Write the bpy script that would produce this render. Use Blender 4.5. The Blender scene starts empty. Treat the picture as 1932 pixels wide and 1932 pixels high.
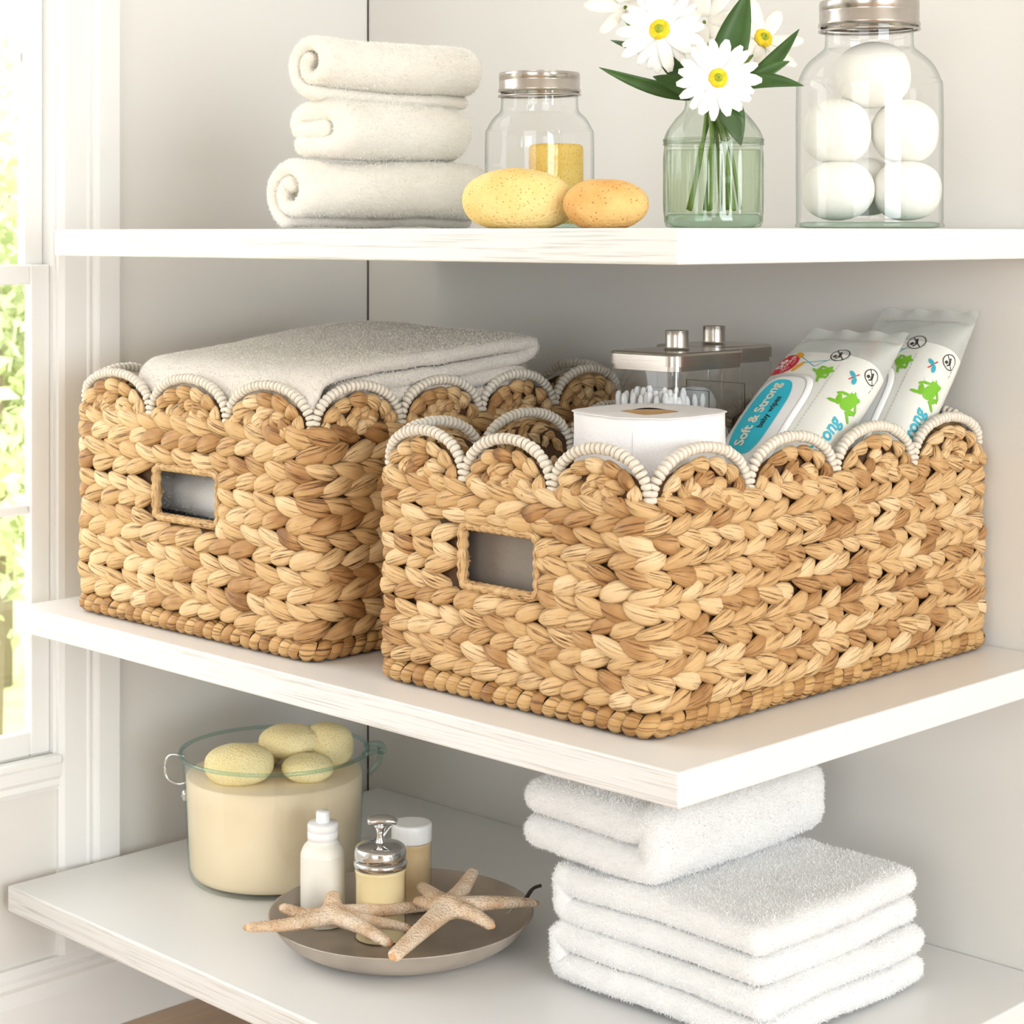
import bpy, bmesh, math, random
import numpy as np
from mathutils import Vector, Matrix, noise

random.seed(7)
rng = np.random.default_rng(7)
PI = math.pi
scn = bpy.context.scene
COL = scn.collection

# ------------------------------------------------------------------ camera
# room frame: x = 0 is the window wall, y = 0 the back wall at the corner, z = 0 the floor
cam_d = bpy.data.cameras.new('camera')
cam = bpy.data.objects.new('camera', cam_d)
COL.objects.link(cam)
cam.location = (1.645, -1.42, 0.778)
cam.rotation_euler = (PI / 2, 0, PI / 4)
cam_d.sensor_width = 36
cam_d.lens = 36 * 3700 / 1932
cam_d.shift_y = -(966 - 440) / 1932
cam_d.clip_start = 0.05
cam_d.clip_end = 100
cam_d.dof.use_dof = True
cam_d.dof.focus_distance = 1.5
cam_d.dof.aperture_fstop = 22
scn.camera = cam

# ------------------------------------------------------------------ world and lights
w = bpy.data.worlds.new('world')
scn.world = w
w.use_nodes = True
bg = w.node_tree.nodes['Background']
bg.inputs[0].default_value = (1.0, 0.99, 0.978, 1)
bg.inputs[1].default_value = 2.6


def area(name, loc, target, sx, sy, power, col=(1, 1, 1)):
    d = bpy.data.lights.new(name, 'AREA')
    d.shape = 'RECTANGLE'
    d.size, d.size_y, d.energy, d.color = sx, sy, power, col
    o = bpy.data.objects.new(name, d)
    COL.objects.link(o)
    o.location = loc
    o.rotation_euler = (Vector(target) - Vector(loc)).to_track_quat('-Z', 'Y').to_euler()
    return o


# daylight through the window in view, plus two added fill lamps out of view
area('window_daylight', (-0.75, -1.05, 0.95), (0.55, -0.25, 0.5), 0.9, 1.1, 3, (0.97, 0.985, 1.0))
area('right_fill_light', (5.30, -1.60, 1.05), (0.0, -0.60, 0.50), 2.4, 1.8, 116, (0.882, 0.944, 1.0))  # added fill from the right, no window there; brightens right-facing faces
area('front_fill_light', (2.40, -5.30, 1.10), (0.9, 0.0, 0.50), 3.2, 1.9, 54, (0.882, 0.944, 1.0))  # added fill behind the camera, no window there; lifts the under-shelf areas

vs = scn.view_settings
vs.view_transform = 'Standard'
vs.look = 'None'
vs.exposure = 0.25
vs.gamma = 1
vs.use_curve_mapping = False
scn.cycles.use_light_tree = False
scn.cycles.max_bounces = 6
scn.cycles.diffuse_bounces = 4
scn.cycles.glossy_bounces = 3
scn.cycles.transparent_max_bounces = 20
scn.cycles.adaptive_threshold = 0.10
scn.cycles.adaptive_min_samples = 16


# ------------------------------------------------------------------ materials
def lin(c):
    return tuple(((v / 255) / 12.92 if v / 255 <= 0.04045 else ((v / 255 + 0.055) / 1.055) ** 2.4) for v in c) + (1,)


MATS = {}


class NT:
    def __init__(s, name):
        s.m = bpy.data.materials.new(name)
        s.m.use_nodes = True
        s.t = s.m.node_tree
        s.b = s.t.nodes['Principled BSDF']
        MATS[name] = s.m

    def n(s, typ, **kw):
        nd = s.t.nodes.new(typ)
        for k, v in kw.items():
            if k in nd.inputs:
                nd.inputs[k].default_value = v
            else:
                setattr(nd, k, v)
        return nd

    def l(s, a, b):
        s.t.links.new(a, b)

    def ramp(s, fac, stops):
        r = s.n('ShaderNodeValToRGB')
        el = r.color_ramp.elements
        while len(el) < len(stops):
            el.new(0.5)
        for e, (p, c) in zip(el, stops):
            e.position = p
            e.color = c
        s.l(fac, r.inputs[0])
        return r.outputs[0]

    def bump(s, h, strength, dist=0.001, prev=None):
        bp = s.n('ShaderNodeBump', Strength=strength, Distance=dist)
        s.l(h, bp.inputs['Height'])
        if prev is not None:
            s.l(prev, bp.inputs['Normal'])
        s.l(bp.outputs[0], s.b.inputs['Normal'])
        return bp.outputs[0]

    def coord(s, out='Object', scale=(1, 1, 1)):
        tc = s.n('ShaderNodeTexCoord')
        mp = s.n('ShaderNodeMapping')
        mp.inputs['Scale'].default_value = scale
        s.l(tc.outputs[out], mp.inputs[0])
        return mp.outputs[0]


def mat(name, col, rough=0.5, metal=0.0, nscale=40, nvar=0.06, bump=0.0, bscale=200, sss=0.0, spec=None, scale=(1, 1, 1), dist=0.001, coat=0):
    """principled with noise-driven colour variation and bump; col is sRGB 0-255"""
    k = NT(name)
    c = k.coord(scale=scale)
    nz = k.n('ShaderNodeTexNoise', Scale=nscale, Detail=2.0)
    k.l(c, nz.inputs['Vector'])
    a = lin(col)
    lo = tuple(max(0, v * (1 - nvar)) for v in a[:3]) + (1,)
    hi = tuple(min(1, v * (1 + nvar)) for v in a[:3]) + (1,)
    k.l(k.ramp(nz.outputs[0], [(0.3, lo), (0.7, hi)]), k.b.inputs['Base Color'])
    k.b.inputs['Roughness'].default_value = rough
    k.b.inputs['Metallic'].default_value = metal
    if spec is not None:
        k.b.inputs['Specular IOR Level'].default_value = spec
    if coat:
        k.b.inputs['Coat Weight'].default_value = coat
        k.b.inputs['Coat Roughness'].default_value = 0.08
    if sss:
        k.b.inputs['Subsurface Weight'].default_value = sss
        k.b.inputs['Subsurface Radius'].default_value = (0.01, 0.008, 0.006)
        k.b.inputs['Subsurface Scale'].default_value = 0.5
    if bump:
        n2 = k.n('ShaderNodeTexNoise', Scale=bscale, Detail=3.0)
        k.l(c, n2.inputs['Vector'])
        k.bump(n2.outputs[0], bump, dist)
    return k.m


def glass_mat(name, tint, edge, rough=0.02, gloss=1.0, ior=1.45):
    """thin clear glass: transparent body, fresnel reflection, tint deepening towards the edges"""
    k = NT(name)
    k.t.nodes.remove(k.b)
    out = k.t.nodes['Material Output']
    lw = k.n('ShaderNodeLayerWeight', Blend=0.5)
    colr = k.ramp(lw.outputs['Facing'], [(0.0, tint), (0.6, tint), (0.97, edge)])
    tr = k.n('ShaderNodeBsdfTransparent')
    k.l(colr, tr.inputs[0])
    gl = k.n('ShaderNodeBsdfGlossy', Roughness=rough)
    gl.inputs[0].default_value = (gloss, gloss, gloss, 1)
    pw = k.n('ShaderNodeMath', operation='POWER')
    pw.inputs[1].default_value = 4.0
    k.l(lw.outputs['Facing'], pw.inputs[0])
    fr = k.n('ShaderNodeMath', operation='MULTIPLY_ADD')
    fr.inputs[1].default_value = 0.5 * (ior - 1) / 0.45
    fr.inputs[2].default_value = 0.045 * (ior - 1) / 0.45
    k.l(pw.outputs[0], fr.inputs[0])
    mx = k.n('ShaderNodeMixShader')
    k.l(fr.outputs[0], mx.inputs[0])
    k.l(tr.outputs[0], mx.inputs[1])
    k.l(gl.outputs[0], mx.inputs[2])
    k.l(mx.outputs[0], out.inputs[0])
    return k.m


def plain(name, col, rough=0.5, nvar=0.03, **kw):
    return mat(name, col, rough, nvar=nvar, **kw)


def make_strand_mat(name, cols, rough=0.55):
    k = NT(name)
    at = k.n('ShaderNodeAttribute', attribute_name='rnd')
    uv = k.n('ShaderNodeUVMap', uv_map='UVMap')
    mp = k.n('ShaderNodeMapping')
    mp.inputs['Scale'].default_value = (1.6, 26, 1)
    k.l(uv.outputs[0], mp.inputs[0])
    # shift the grain per strand
    cmb = k.n('ShaderNodeCombineXYZ')
    mul = k.n('ShaderNodeMath', operation='MULTIPLY')
    mul.inputs[1].default_value = 37.0
    k.l(at.outputs['Fac'], mul.inputs[0])
    k.l(mul.outputs[0], cmb.inputs[0])
    k.l(mul.outputs[0], cmb.inputs[2])
    k.l(cmb.outputs[0], mp.inputs['Location'])
    fine = k.n('ShaderNodeTexNoise', Scale=1.0, Detail=5.0, Roughness=0.6)
    k.l(mp.outputs[0], fine.inputs['Vector'])
    mp2 = k.n('ShaderNodeMapping')
    mp2.inputs['Scale'].default_value = (1.3, 2.0, 1)
    k.l(uv.outputs[0], mp2.inputs[0])
    k.l(cmb.outputs[0], mp2.inputs['Location'])
    big = k.n('ShaderNodeTexNoise', Scale=1.4, Detail=2.0)
    k.l(mp2.outputs[0], big.inputs['Vector'])
    add = k.n('ShaderNodeMath', operation='MULTIPLY_ADD')
    add.inputs[1].default_value = 0.55
    k.l(big.outputs[0], add.inputs[0])
    sc = k.n('ShaderNodeMath', operation='MULTIPLY')
    sc.inputs[1].default_value = 0.55
    k.l(at.outputs['Fac'], sc.inputs[0])
    k.l(sc.outputs[0], add.inputs[2])
    base = k.ramp(add.outputs[0], cols)
    crack = k.ramp(fine.outputs[0], [(0.33, (0.13, 0.08, 0.045, 1)), (0.40, (0.55, 0.45, 0.36, 1)), (0.47, (1, 0.98, 0.95, 1)), (0.75, (1.12, 1.1, 1.06, 1))])
    mx = k.n('ShaderNodeMix', data_type='RGBA', blend_type='MULTIPLY')
    mx.inputs[0].default_value = 1.0
    k.l(base, mx.inputs[6])
    k.l(crack, mx.inputs[7])
    k.l(mx.outputs[2], k.b.inputs['Base Color'])
    k.b.inputs['Roughness'].default_value = rough
    k.b.inputs['Specular IOR Level'].default_value = 0.35
    k.bump(fine.outputs[0], 0.7, 0.0012)
    return k.m


STRAND = make_strand_mat('dried_hyacinth_leaf', [
    (0.14, lin((118, 78, 44))), (0.28, lin((176, 132, 84))), (0.45, lin((206, 168, 118))), (0.65, lin((219, 185, 136))), (0.85, lin((232, 204, 162)))])
WRAP = make_strand_mat('dried_leaf_wrapping', [
    (0.12, lin((122, 84, 46))), (0.3, lin((168, 124, 74))), (0.5, lin((188, 146, 92))), (0.8, lin((208, 170, 116)))], 0.45)
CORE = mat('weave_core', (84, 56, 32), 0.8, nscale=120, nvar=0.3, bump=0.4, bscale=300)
BEAD = mat('bone_bead', (226, 217, 202), 0.45, nscale=150, nvar=0.08, bump=0.15, bscale=500)
WALL = mat('wall_paint', (227, 224, 218), 0.75, nscale=3, nvar=0.015)
TRIM = mat('trim_paint', (240, 239, 236), 0.4, nscale=5, nvar=0.01)
FLOORM = mat('floor_wood', (206, 178, 148), 0.5, nscale=6, nvar=0.12, bump=0.1, bscale=60, scale=(12, 1, 1))
GAP = mat('dark_gap', (70, 60, 52), 0.9)


def make_shelf_mat():
    k = NT('white_painted_wood')
    c = k.coord(scale=(3, 60, 160))
    nz = k.n('ShaderNodeTexNoise', Scale=4.0, Detail=5.0)
    k.l(c, nz.inputs['Vector'])
    k.l(k.ramp(nz.outputs[0], [(0.32, lin((206, 203, 199))), (0.46, lin((232, 231, 229))), (0.7, lin((237, 236, 234)))]), k.b.inputs['Base Color'])
    k.b.inputs['Roughness'].default_value = 0.42
    k.bump(nz.outputs[0], 0.25, 0.0008)
    return k.m


SHELF = make_shelf_mat()
SHELF_S = mat('white_painted_board', (236, 235, 233), 0.38, nscale=4, nvar=0.008)


def terry(name, col, sc=900, var=0.06, stripes=None, nsc=25.0):
    k = NT(name)
    c = k.coord()
    v = k.n('ShaderNodeTexVoronoi', Scale=sc)
    k.l(c, v.inputs['Vector'])
    nz = k.n('ShaderNodeTexNoise', Scale=nsc, Detail=3.0)
    k.l(c, nz.inputs['Vector'])
    a = lin(col)
    lo = tuple(x * (1 - var) for x in a[:3]) + (1,)
    base = k.ramp(nz.outputs[0], [(0.3, lo), (0.65, a)])
    if stripes:
        mp = k.coord(scale=(1, 1, 1))
        wv = k.n('ShaderNodeTexWave', Scale=stripes[0], Distortion=1.5, bands_direction='Y')
        wv.inputs['Detail Scale'].default_value = 3
        k.l(mp, wv.inputs['Vector'])
        mx = k.n('ShaderNodeMix', data_type='RGBA')
        k.l(wv.outputs['Fac'], mx.inputs[0])
        k.l(base, mx.inputs[6])
        mx.inputs[7].default_value = lin(stripes[1])
        base = mx.outputs[2]
    k.l(base, k.b.inputs['Base Color'])
    k.b.inputs['Roughness'].default_value = 0.95
    k.b.inputs['Specular IOR Level'].default_value = 0.1
    k.b.inputs['Sheen Weight'].default_value = 0.25
    k.bump(v.outputs['Distance'], 0.5, 0.0012)
    return k.m


T_WHITE = terry('white_terry', (250, 249, 247), 800, 0.03)
T_CREAM = terry('cream_terry', (251, 244, 233), 900, 0.04)
T_GREY = terry('grey_beige_terry', (242, 234, 223), 620, 0.30, (60, (230, 222, 212)), 420.0)
P_WHITE = mat('white_pile', (252, 251, 249), 0.95, spec=0.1)
P_CREAM = mat('cream_pile', (253, 248, 239), 0.95, spec=0.1)
P_GREY = mat('grey_pile', (238, 230, 220), 0.95, nscale=200, nvar=0.15, spec=0.1)

G_JAR = glass_mat('clear_jar_glass', (0.985, 0.99, 0.987, 1), (0.52, 0.57, 0.55, 1))
G_BASE = glass_mat('thick_green_glass', (0.78, 0.87, 0.81, 1), (0.45, 0.60, 0.52, 1))
G_VASE = glass_mat('green_vase_glass', (0.85, 0.89, 0.84, 1), (0.42, 0.50, 0.42, 1))
G_POT = glass_mat('pot_glass', (0.985, 0.992, 0.988, 1), (0.72, 0.84, 0.81, 1))
G_RIM = glass_mat('pot_rim_glass', (0.78, 0.89, 0.86, 1), (0.40, 0.62, 0.60, 1))
G_PANE = glass_mat('window_glass', (0.985, 0.99, 0.99, 1), (0.9, 0.93, 0.92, 1))
G_ACRYL = glass_mat('acrylic', (0.975, 0.98, 0.98, 1), (0.62, 0.67, 0.67, 1), ior=1.7)
G_WATER = glass_mat('vase_water', (0.90, 0.94, 0.86, 1), (0.62, 0.70, 0.58, 1), ior=1.15)
G_PLASTIC = glass_mat('clear_bottle_plastic', (0.985, 0.98, 0.96, 1), (0.85, 0.80, 0.70, 1), ior=1.3)


def film_mat():
    k = NT('clear_wrapper_film')
    k.t.nodes.remove(k.b)
    out = k.t.nodes['Material Output']
    tr = k.n('ShaderNodeBsdfTransparent')
    tr.inputs[0].default_value = (0.97, 0.98, 0.97, 1)
    pb = k.n('ShaderNodeBsdfPrincipled', Roughness=0.18)
    pb.inputs['Base Color'].default_value = lin((236, 239, 234))
    nz = k.n('ShaderNodeTexNoise', Scale=35.0, Detail=3.0)
    k.l(k.coord(), nz.inputs['Vector'])
    bp = k.n('ShaderNodeBump', Strength=0.5, Distance=0.004)
    k.l(nz.outputs[0], bp.inputs['Height'])
    k.l(bp.outputs[0], pb.inputs['Normal'])
    mx = k.n('ShaderNodeMixShader')
    mx.inputs[0].default_value = 0.5
    k.l(tr.outputs[0], mx.inputs[1])
    k.l(pb.outputs[0], mx.inputs[2])
    k.l(mx.outputs[0], out.inputs[0])
    return k.m


FILM = film_mat()
PACK = mat('printed_wrapper', (238, 238, 230), 0.22, nscale=30, nvar=0.02, bump=0.12, bscale=45, dist=0.003, coat=0.4)
LID_P = plain('white_plastic', (247, 247, 246), 0.3)
BLUE = mat('aqua_label', (52, 196, 222), 0.35, nscale=18, nvar=0.08)
RED = plain('red_print', (214, 34, 56), 0.35)
GREENP = plain('green_print', (122, 190, 44), 0.35)
ORANGE = plain('orange_print', (240, 168, 32), 0.35)
TEALP = plain('teal_print', (62, 176, 196), 0.35)
BLACKP = plain('black_print', (48, 46, 46), 0.4)
WHITEP = plain('white_print', (250, 250, 250), 0.4)
PALEP = plain('pale_print', (233, 232, 214), 0.4)
GREYP = plain('grey_print', (196, 196, 190), 0.4)
STEEL = mat('brushed_steel', (196, 190, 182), 0.26, 1.0, nscale=30, nvar=0.05, bump=0.05, bscale=80, scale=(1, 1, 30))
LIDM = mat('jar_lid_metal', (190, 184, 178), 0.22, 1.0, nscale=60, nvar=0.08)
CHROME = mat('chrome', (214, 214, 214), 0.06, 1.0, nscale=20, nvar=0.03)
PEWTER = mat('pewter', (182, 171, 158), 0.45, 0.45, nscale=18, nvar=0.22, bump=0.2, bscale=90)
SPONGE_A = None


def sponge_mat(name, c1, c2, scale=420):
    k = NT(name)
    c = k.coord()
    v = k.n('ShaderNodeTexVoronoi', Scale=scale)
    k.l(c, v.inputs['Vector'])
    nz = k.n('ShaderNodeTexNoise', Scale=30.0, Detail=3.0)
    k.l(c, nz.inputs['Vector'])
    base = k.ramp(nz.outputs[0], [(0.3, lin(c2)), (0.6, lin(c1))])
    hole = k.ramp(v.outputs['Distance'], [(0.10, lin((176, 112, 44))), (0.24, (1, 1, 1, 1))])
    mx = k.n('ShaderNodeMix', data_type='RGBA', blend_type='MULTIPLY')
    mx.inputs[0].default_value = 0.75
    k.l(base, mx.inputs[6])
    k.l(hole, mx.inputs[7])
    k.l(mx.outputs[2], k.b.inputs['Base Color'])
    k.b.inputs['Roughness'].default_value = 0.85
    k.bump(v.outputs['Distance'], 0.5, 0.0015)
    return k.m


SPONGE_A = sponge_mat('yellow_sponge', (250, 222, 152), (240, 204, 124), 360)
SPONGE_B = sponge_mat('orange_sponge', (244, 200, 128), (228, 168, 92), 300)
SPONGE_C = sponge_mat('lemon_sponge', (255, 242, 190), (250, 230, 166), 520)
CANDLE = sponge_mat('yellow_candle_wax', (250, 212, 112), (240, 194, 90), 420)
CREAM = mat('cream_filling', (240, 222, 188), 0.5, nscale=14, nvar=0.03)
LOTION = mat('white_lotion', (247, 243, 232), 0.35, nscale=10, nvar=0.015, sss=0.1)
SOAP = mat('amber_soap', (240, 222, 176), 0.4, nscale=12, nvar=0.04, sss=0.1)
SOAP2 = mat('tan_soap', (226, 200, 156), 0.4, nscale=12, nvar=0.05, sss=0.1)
BATH = mat('bath_ball', (251, 248, 240), 0.8, nscale=40, nvar=0.03, bump=0.3, bscale=260)
STAR = None


def star_mat():
    k = NT('dried_starfish')
    c = k.coord()
    v = k.n('ShaderNodeTexVoronoi', Scale=520.0)
    k.l(c, v.inputs['Vector'])
    nz = k.n('ShaderNodeTexNoise', Scale=45.0, Detail=4.0)
    k.l(c, nz.inputs['Vector'])
    base = k.ramp(nz.outputs[0], [(0.32, lin((214, 176, 138))), (0.5, lin((234, 206, 174))), (0.68, lin((244, 224, 200)))])
    spots = k.ramp(v.outputs['Distance'], [(0.08, lin((150, 92, 52))), (0.3, (1, 1, 1, 1))])
    mx = k.n('ShaderNodeMix', data_type='RGBA', blend_type='MULTIPLY')
    mx.inputs[0].default_value = 0.7
    k.l(base, mx.inputs[6])
    k.l(spots, mx.inputs[7])
    k.l(mx.outputs[2], k.b.inputs['Base Color'])
    k.b.inputs['Roughness'].default_value = 0.9
    k.bump(v.outputs['Distance'], 0.8, 0.0015)
    return k.m


STAR = star_mat()
STARTIP = mat('starfish_tip', (216, 168, 124), 0.9, nscale=200, nvar=0.2)
PETAL = mat('white_petal', (252, 251, 247), 0.6, nscale=60, nvar=0.03, sss=0.0)
LILY = mat('cream_petal', (248, 244, 233), 0.6, nscale=40, nvar=0.03)
DISC_Y = mat('daisy_disc_yellow', (250, 206, 30), 0.7, nscale=300, nvar=0.2, bump=0.6, bscale=500)
DISC_G = mat('daisy_disc_green', (166, 178, 40), 0.7, nscale=300, nvar=0.2, bump=0.5, bscale=500)
LEAF = mat('dark_leaf', (58, 92, 34), 0.45, nscale=35, nvar=0.2, bump=0.15, bscale=90)
STEM = mat('flower_stem', (120, 150, 62), 0.5, nscale=40, nvar=0.15)
PAPER = mat('tissue_paper', (247, 245, 245), 0.9, nscale=40, nvar=0.02, bump=0.4, bscale=420, spec=0.1)
CARD = mat('cardboard', (190, 152, 108), 0.85, nscale=60, nvar=0.12)
COTTON = mat('cotton', (252, 252, 252), 0.95, nscale=80, nvar=0.02, bump=0.3, bscale=400, spec=0.1)
TAUPE = mat('taupe_wrapping', (140, 130, 120), 0.55, nscale=14, nvar=0.12, bump=0.35, bscale=40, dist=0.004)
CORD = mat('cotton_cord', (206, 200, 190), 0.8)
LEAF_O = mat('garden_leaf', (216, 226, 176), 0.6, nscale=4, nvar=0.12)
LEAF_P = mat('garden_leaf_yellow', (234, 234, 196), 0.6, nscale=4, nvar=0.1)
BARK = mat('bark', (150, 134, 112), 0.9)
LAWN = mat('lawn', (206, 220, 160), 0.9, nscale=3, nvar=0.15)


# ------------------------------------------------------------------ mesh helpers
def mesh_np(name, V, F, smooth=True):
    """V (n,3) array, F list of equal-length faces or mixed lists"""
    me = bpy.data.meshes.new(name)
    V = np.asarray(V, dtype=np.float32)
    if isinstance(F, np.ndarray):
        n, k = F.shape
        me.vertices.add(len(V))
        me.vertices.foreach_set('co', V.ravel())
        me.loops.add(n * k)
        me.loops.foreach_set('vertex_index', F.astype(np.int32).ravel())
        me.polygons.add(n)
        me.polygons.foreach_set('loop_start', np.arange(0, n * k, k, dtype=np.int32))
        me.update(calc_edges=True)
    else:
        me.from_pydata([tuple(map(float, v)) for v in V], [], F)
        me.update()
    if smooth:
        me.polygons.foreach_set('use_smooth', np.ones(len(me.polygons), dtype=bool))
    return me


def link(name, me, m=None, parent=None, loc=None):
    o = bpy.data.objects.new(name, me)
    COL.objects.link(o)
    if m is not None and me is not None and len(me.materials) == 0:
        me.materials.append(m)
    if parent is not None:
        o.parent = parent
    if loc is not None:
        o.location = loc
    return o


def obj(name, V, F, m, parent=None, smooth=True, loc=None):
    return link(name, mesh_np(name, V, F, smooth), m, parent, loc)


def tag(o, label=None, cat=None, group=None, kind=None):
    if label:
        o['label'] = label
    if cat:
        o['category'] = cat
    if group:
        o['group'] = group
    if kind:
        o['kind'] = kind
    return o


def thing(name, label, cat, loc=(0, 0, 0), group=None, rotz=0):
    o = bpy.data.objects.new(name, None)
    o.empty_display_size = 0.02
    COL.objects.link(o)
    o.location = loc
    o.rotation_euler = (0, 0, rotz)
    return tag(o, label, cat, group)


def join(parts):
    Vs, Fs, n = [], [], 0
    for V, F in parts:
        V = np.asarray(V, float)
        Vs.append(V)
        Fs += [tuple(int(i) + n for i in f) for f in F]
        n += len(V)
    return np.vstack(Vs), Fs


def box(x0, x1, y0, y1, z0, z1):
    V = [(x, y, z) for x in (x0, x1) for y in (y0, y1) for z in (z0, z1)]
    F = [(0, 1, 3, 2), (4, 6, 7, 5), (0, 4, 5, 1), (2, 3, 7, 6), (0, 2, 6, 4), (1, 5, 7, 3)]
    return np.array(V, float), F


def bevel(o, wdt=0.002, seg=2):
    b = o.modifiers.new('bevel', 'BEVEL')
    b.width = wdt
    b.segments = seg
    b.limit_method = 'ANGLE'
    b.harden_normals = False
    return o


def lathe(prof, n=32, close=False, sx=1.0, sy=1.0):
    """prof list of (r,z)"""
    V, F = [], []
    for r, z in prof:
        for i in range(n):
            a = 2 * PI * i / n
            V.append((r * math.cos(a) * sx, r * math.sin(a) * sy, z))
    for j in range(len(prof) - 1):
        for i in range(n):
            k = (i + 1) % n
            F.append((j * n + i, j * n + k, (j + 1) * n + k, (j + 1) * n + i))
    return np.array(V, float), F


def smooth_prof(pts, sub=4):
    """catmull-rom through profile points"""
    P = [pts[0]] + list(pts) + [pts[-1]]
    out = []
    for i in range(1, len(P) - 2):
        p0, p1, p2, p3 = (np.array(P[i + d], float) for d in (-1, 0, 1, 2))
        for k in range(sub):
            t = k / sub
            out.append(tuple(0.5 * ((2 * p1) + (p2 - p0) * t + (2 * p0 - 5 * p1 + 4 * p2 - p3) * t ** 2 + (3 * p1 - p0 - 3 * p2 + p3) * t ** 3)))
    out.append(tuple(pts[-1]))
    return out


def tube(path, rad, n=8, cap=True, flat=1.0, up=(0, 0, 1)):
    P = [np.array(p, float) for p in path]
    if not hasattr(rad, '__len__'):
        rad = [rad] * len(P)
    V, F = [], []
    for i, p in enumerate(P):
        t = P[min(i + 1, len(P) - 1)] - P[max(i - 1, 0)]
        t = t / (np.linalg.norm(t) + 1e-12)
        a = np.cross(t, np.array(up, float))
        if np.linalg.norm(a) < 1e-4:
            a = np.cross(t, np.array((1, 0, 0), float))
        a /= np.linalg.norm(a)
        b = np.cross(a, t)
        for j in range(n):
            an = 2 * PI * j / n
            V.append(p + rad[i] * (math.cos(an) * a + math.sin(an) * b * flat))
    for i in range(len(P) - 1):
        for j in range(n):
            k = (j + 1) % n
            F.append((i * n + j, i * n + k, (i + 1) * n + k, (i + 1) * n + j))
    if cap:
        F.append(tuple(range(n - 1, -1, -1)))
        F.append(tuple((len(P) - 1) * n + j for j in range(n)))
    return np.array(V), F


def curve_pts(ctrl, sub=6):
    return smooth_prof([tuple(c) for c in ctrl], sub)


def ellipsoid(rx, ry, rz, nu=24, nv=14, e=1.0):
    V, F = [], []
    for j in range(nv + 1):
        th = PI * j / nv
        for i in range(nu):
            ph = 2 * PI * i / nu
            sg = lambda v: math.copysign(abs(v) ** e, v)
            V.append((rx * sg(math.sin(th)) * math.cos(ph), ry * sg(math.sin(th)) * math.sin(ph), rz * sg(math.cos(th))))
    for j in range(nv):
        for i in range(nu):
            k = (i + 1) % nu
            F.append((j * nu + i, (j + 1) * nu + i, (j + 1) * nu + k, j * nu + k))
    return np.array(V), F


def lumpy(V, amp, freq, seed=0):
    V = np.array(V, float)
    off = Vector((seed * 3.1, seed * 1.7, seed * 0.9))
    for i, v in enumerate(V):
        V[i] = v + np.array(noise.noise_vector(Vector(v) * freq + off)) * amp
    return V


# ------------------------------------------------------------------ the room
WS = 0.028                          # the back wall runs slightly away to the right


def wall_y(x):
    return WS * x


# window wall, with its opening
oy0, oy1, oz0, oz1 = -1.30, -0.396, 0.2785, 1.62
V, F = join([box(-0.03, 0, -5.6, oy0, 0, 2.2), box(-0.03, 0, oy1, 0.0, 0, 2.2),
             box(-0.03, 0, oy0, oy1, 0, oz0), box(-0.03, 0, oy0, oy1, oz1, 2.2)])
tag(obj('wall_left', V, F, WALL, smooth=False), kind='structure')
V, F = box(-0.10, 5.6, 0, 0.1, 0, 2.2)
V[:, 1] += WS * V[:, 0]
tag(obj('wall_back', V, F, WALL, smooth=False), kind='structure')
V, F = box(5.5, 5.6, -5.6, 0.2, 0, 2.2)
tag(obj('wall_right', V, F, WALL, smooth=False), kind='structure')
V, F = box(-0.1, 5.6, -5.6, -5.5, 0, 2.2)
tag(obj('wall_front', V, F, WALL, smooth=False), kind='structure')
V, F = box(-0.1, 5.6, -5.6, 0.2, 2.2, 2.28)
tag(obj('ceiling', V, F, TRIM, smooth=False), kind='structure')
V, F = box(-0.1, 5.6, -5.6, 0.2, -0.05, 0)
floor = tag(obj('floor', V, F, FLOORM, smooth=False), kind='structure')
# floorboards that can be told apart run along the window wall
for i in range(6):
    V, F = box(0.016 + i * 0.09, 0.016 + i * 0.09 + 0.088, -1.2, -0.005, 0.0, 0.004)
    bevel(obj('plank', V, F, FLOORM, floor, smooth=False), 0.001, 1)
# dark joint in the corner
V, F = box(0.0, 0.0014, -0.0014, 0.0, 0.0, 2.2)
tag(obj('trim_corner', V, F, GAP, smooth=False), kind='structure')

# baseboard
prof = [(0, 0), (0.016, 0), (0.016, 0.052), (0.013, 0.058), (0.0115, 0.064), (0.0135, 0.069), (0.012, 0.073), (0.008, 0.076), (0.008, 0.080), (0.006, 0.084), (0, 0.084)]
V = [(x, y, z) for y in (-1.75, 0.0) for x, z in prof]
n = len(prof)
F = [(i, (i + 1) % n, n + (i + 1) % n, n + i) for i in range(n)] + [tuple(range(n)), tuple(range(2 * n - 1, n - 1, -1))]
tag(obj('baseboard_left', V, F, TRIM, smooth=False), kind='structure')

# window: frame, sashes, muntins, panes
win = tag(bpy.data.objects.new('window_1', None), kind='structure')
COL.objects.link(win)
win.location = (0, oy1, oz0)


def wpart(name, boxes, m=TRIM, bev=0.0015):
    V, F = join(boxes)
    V = V - np.array([0, oy1, oz0])
    o = obj(name, V, F, m, win, smooth=False)
    if bev:
        bevel(o, bev, 1)
    return o


wpart('jamb', [box(-0.03, 0.0, oy1 - 0.003, oy1, oz0, oz1)], bev=0)
wpart('jamb', [box(-0.03, 0.0, oy0, oy0 + 0.003, oz0, oz1)], bev=0)
sy1, sy0 = oy1 - 0.003, oy0 + 0.003
ym = (sy0 + sy1) / 2


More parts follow.
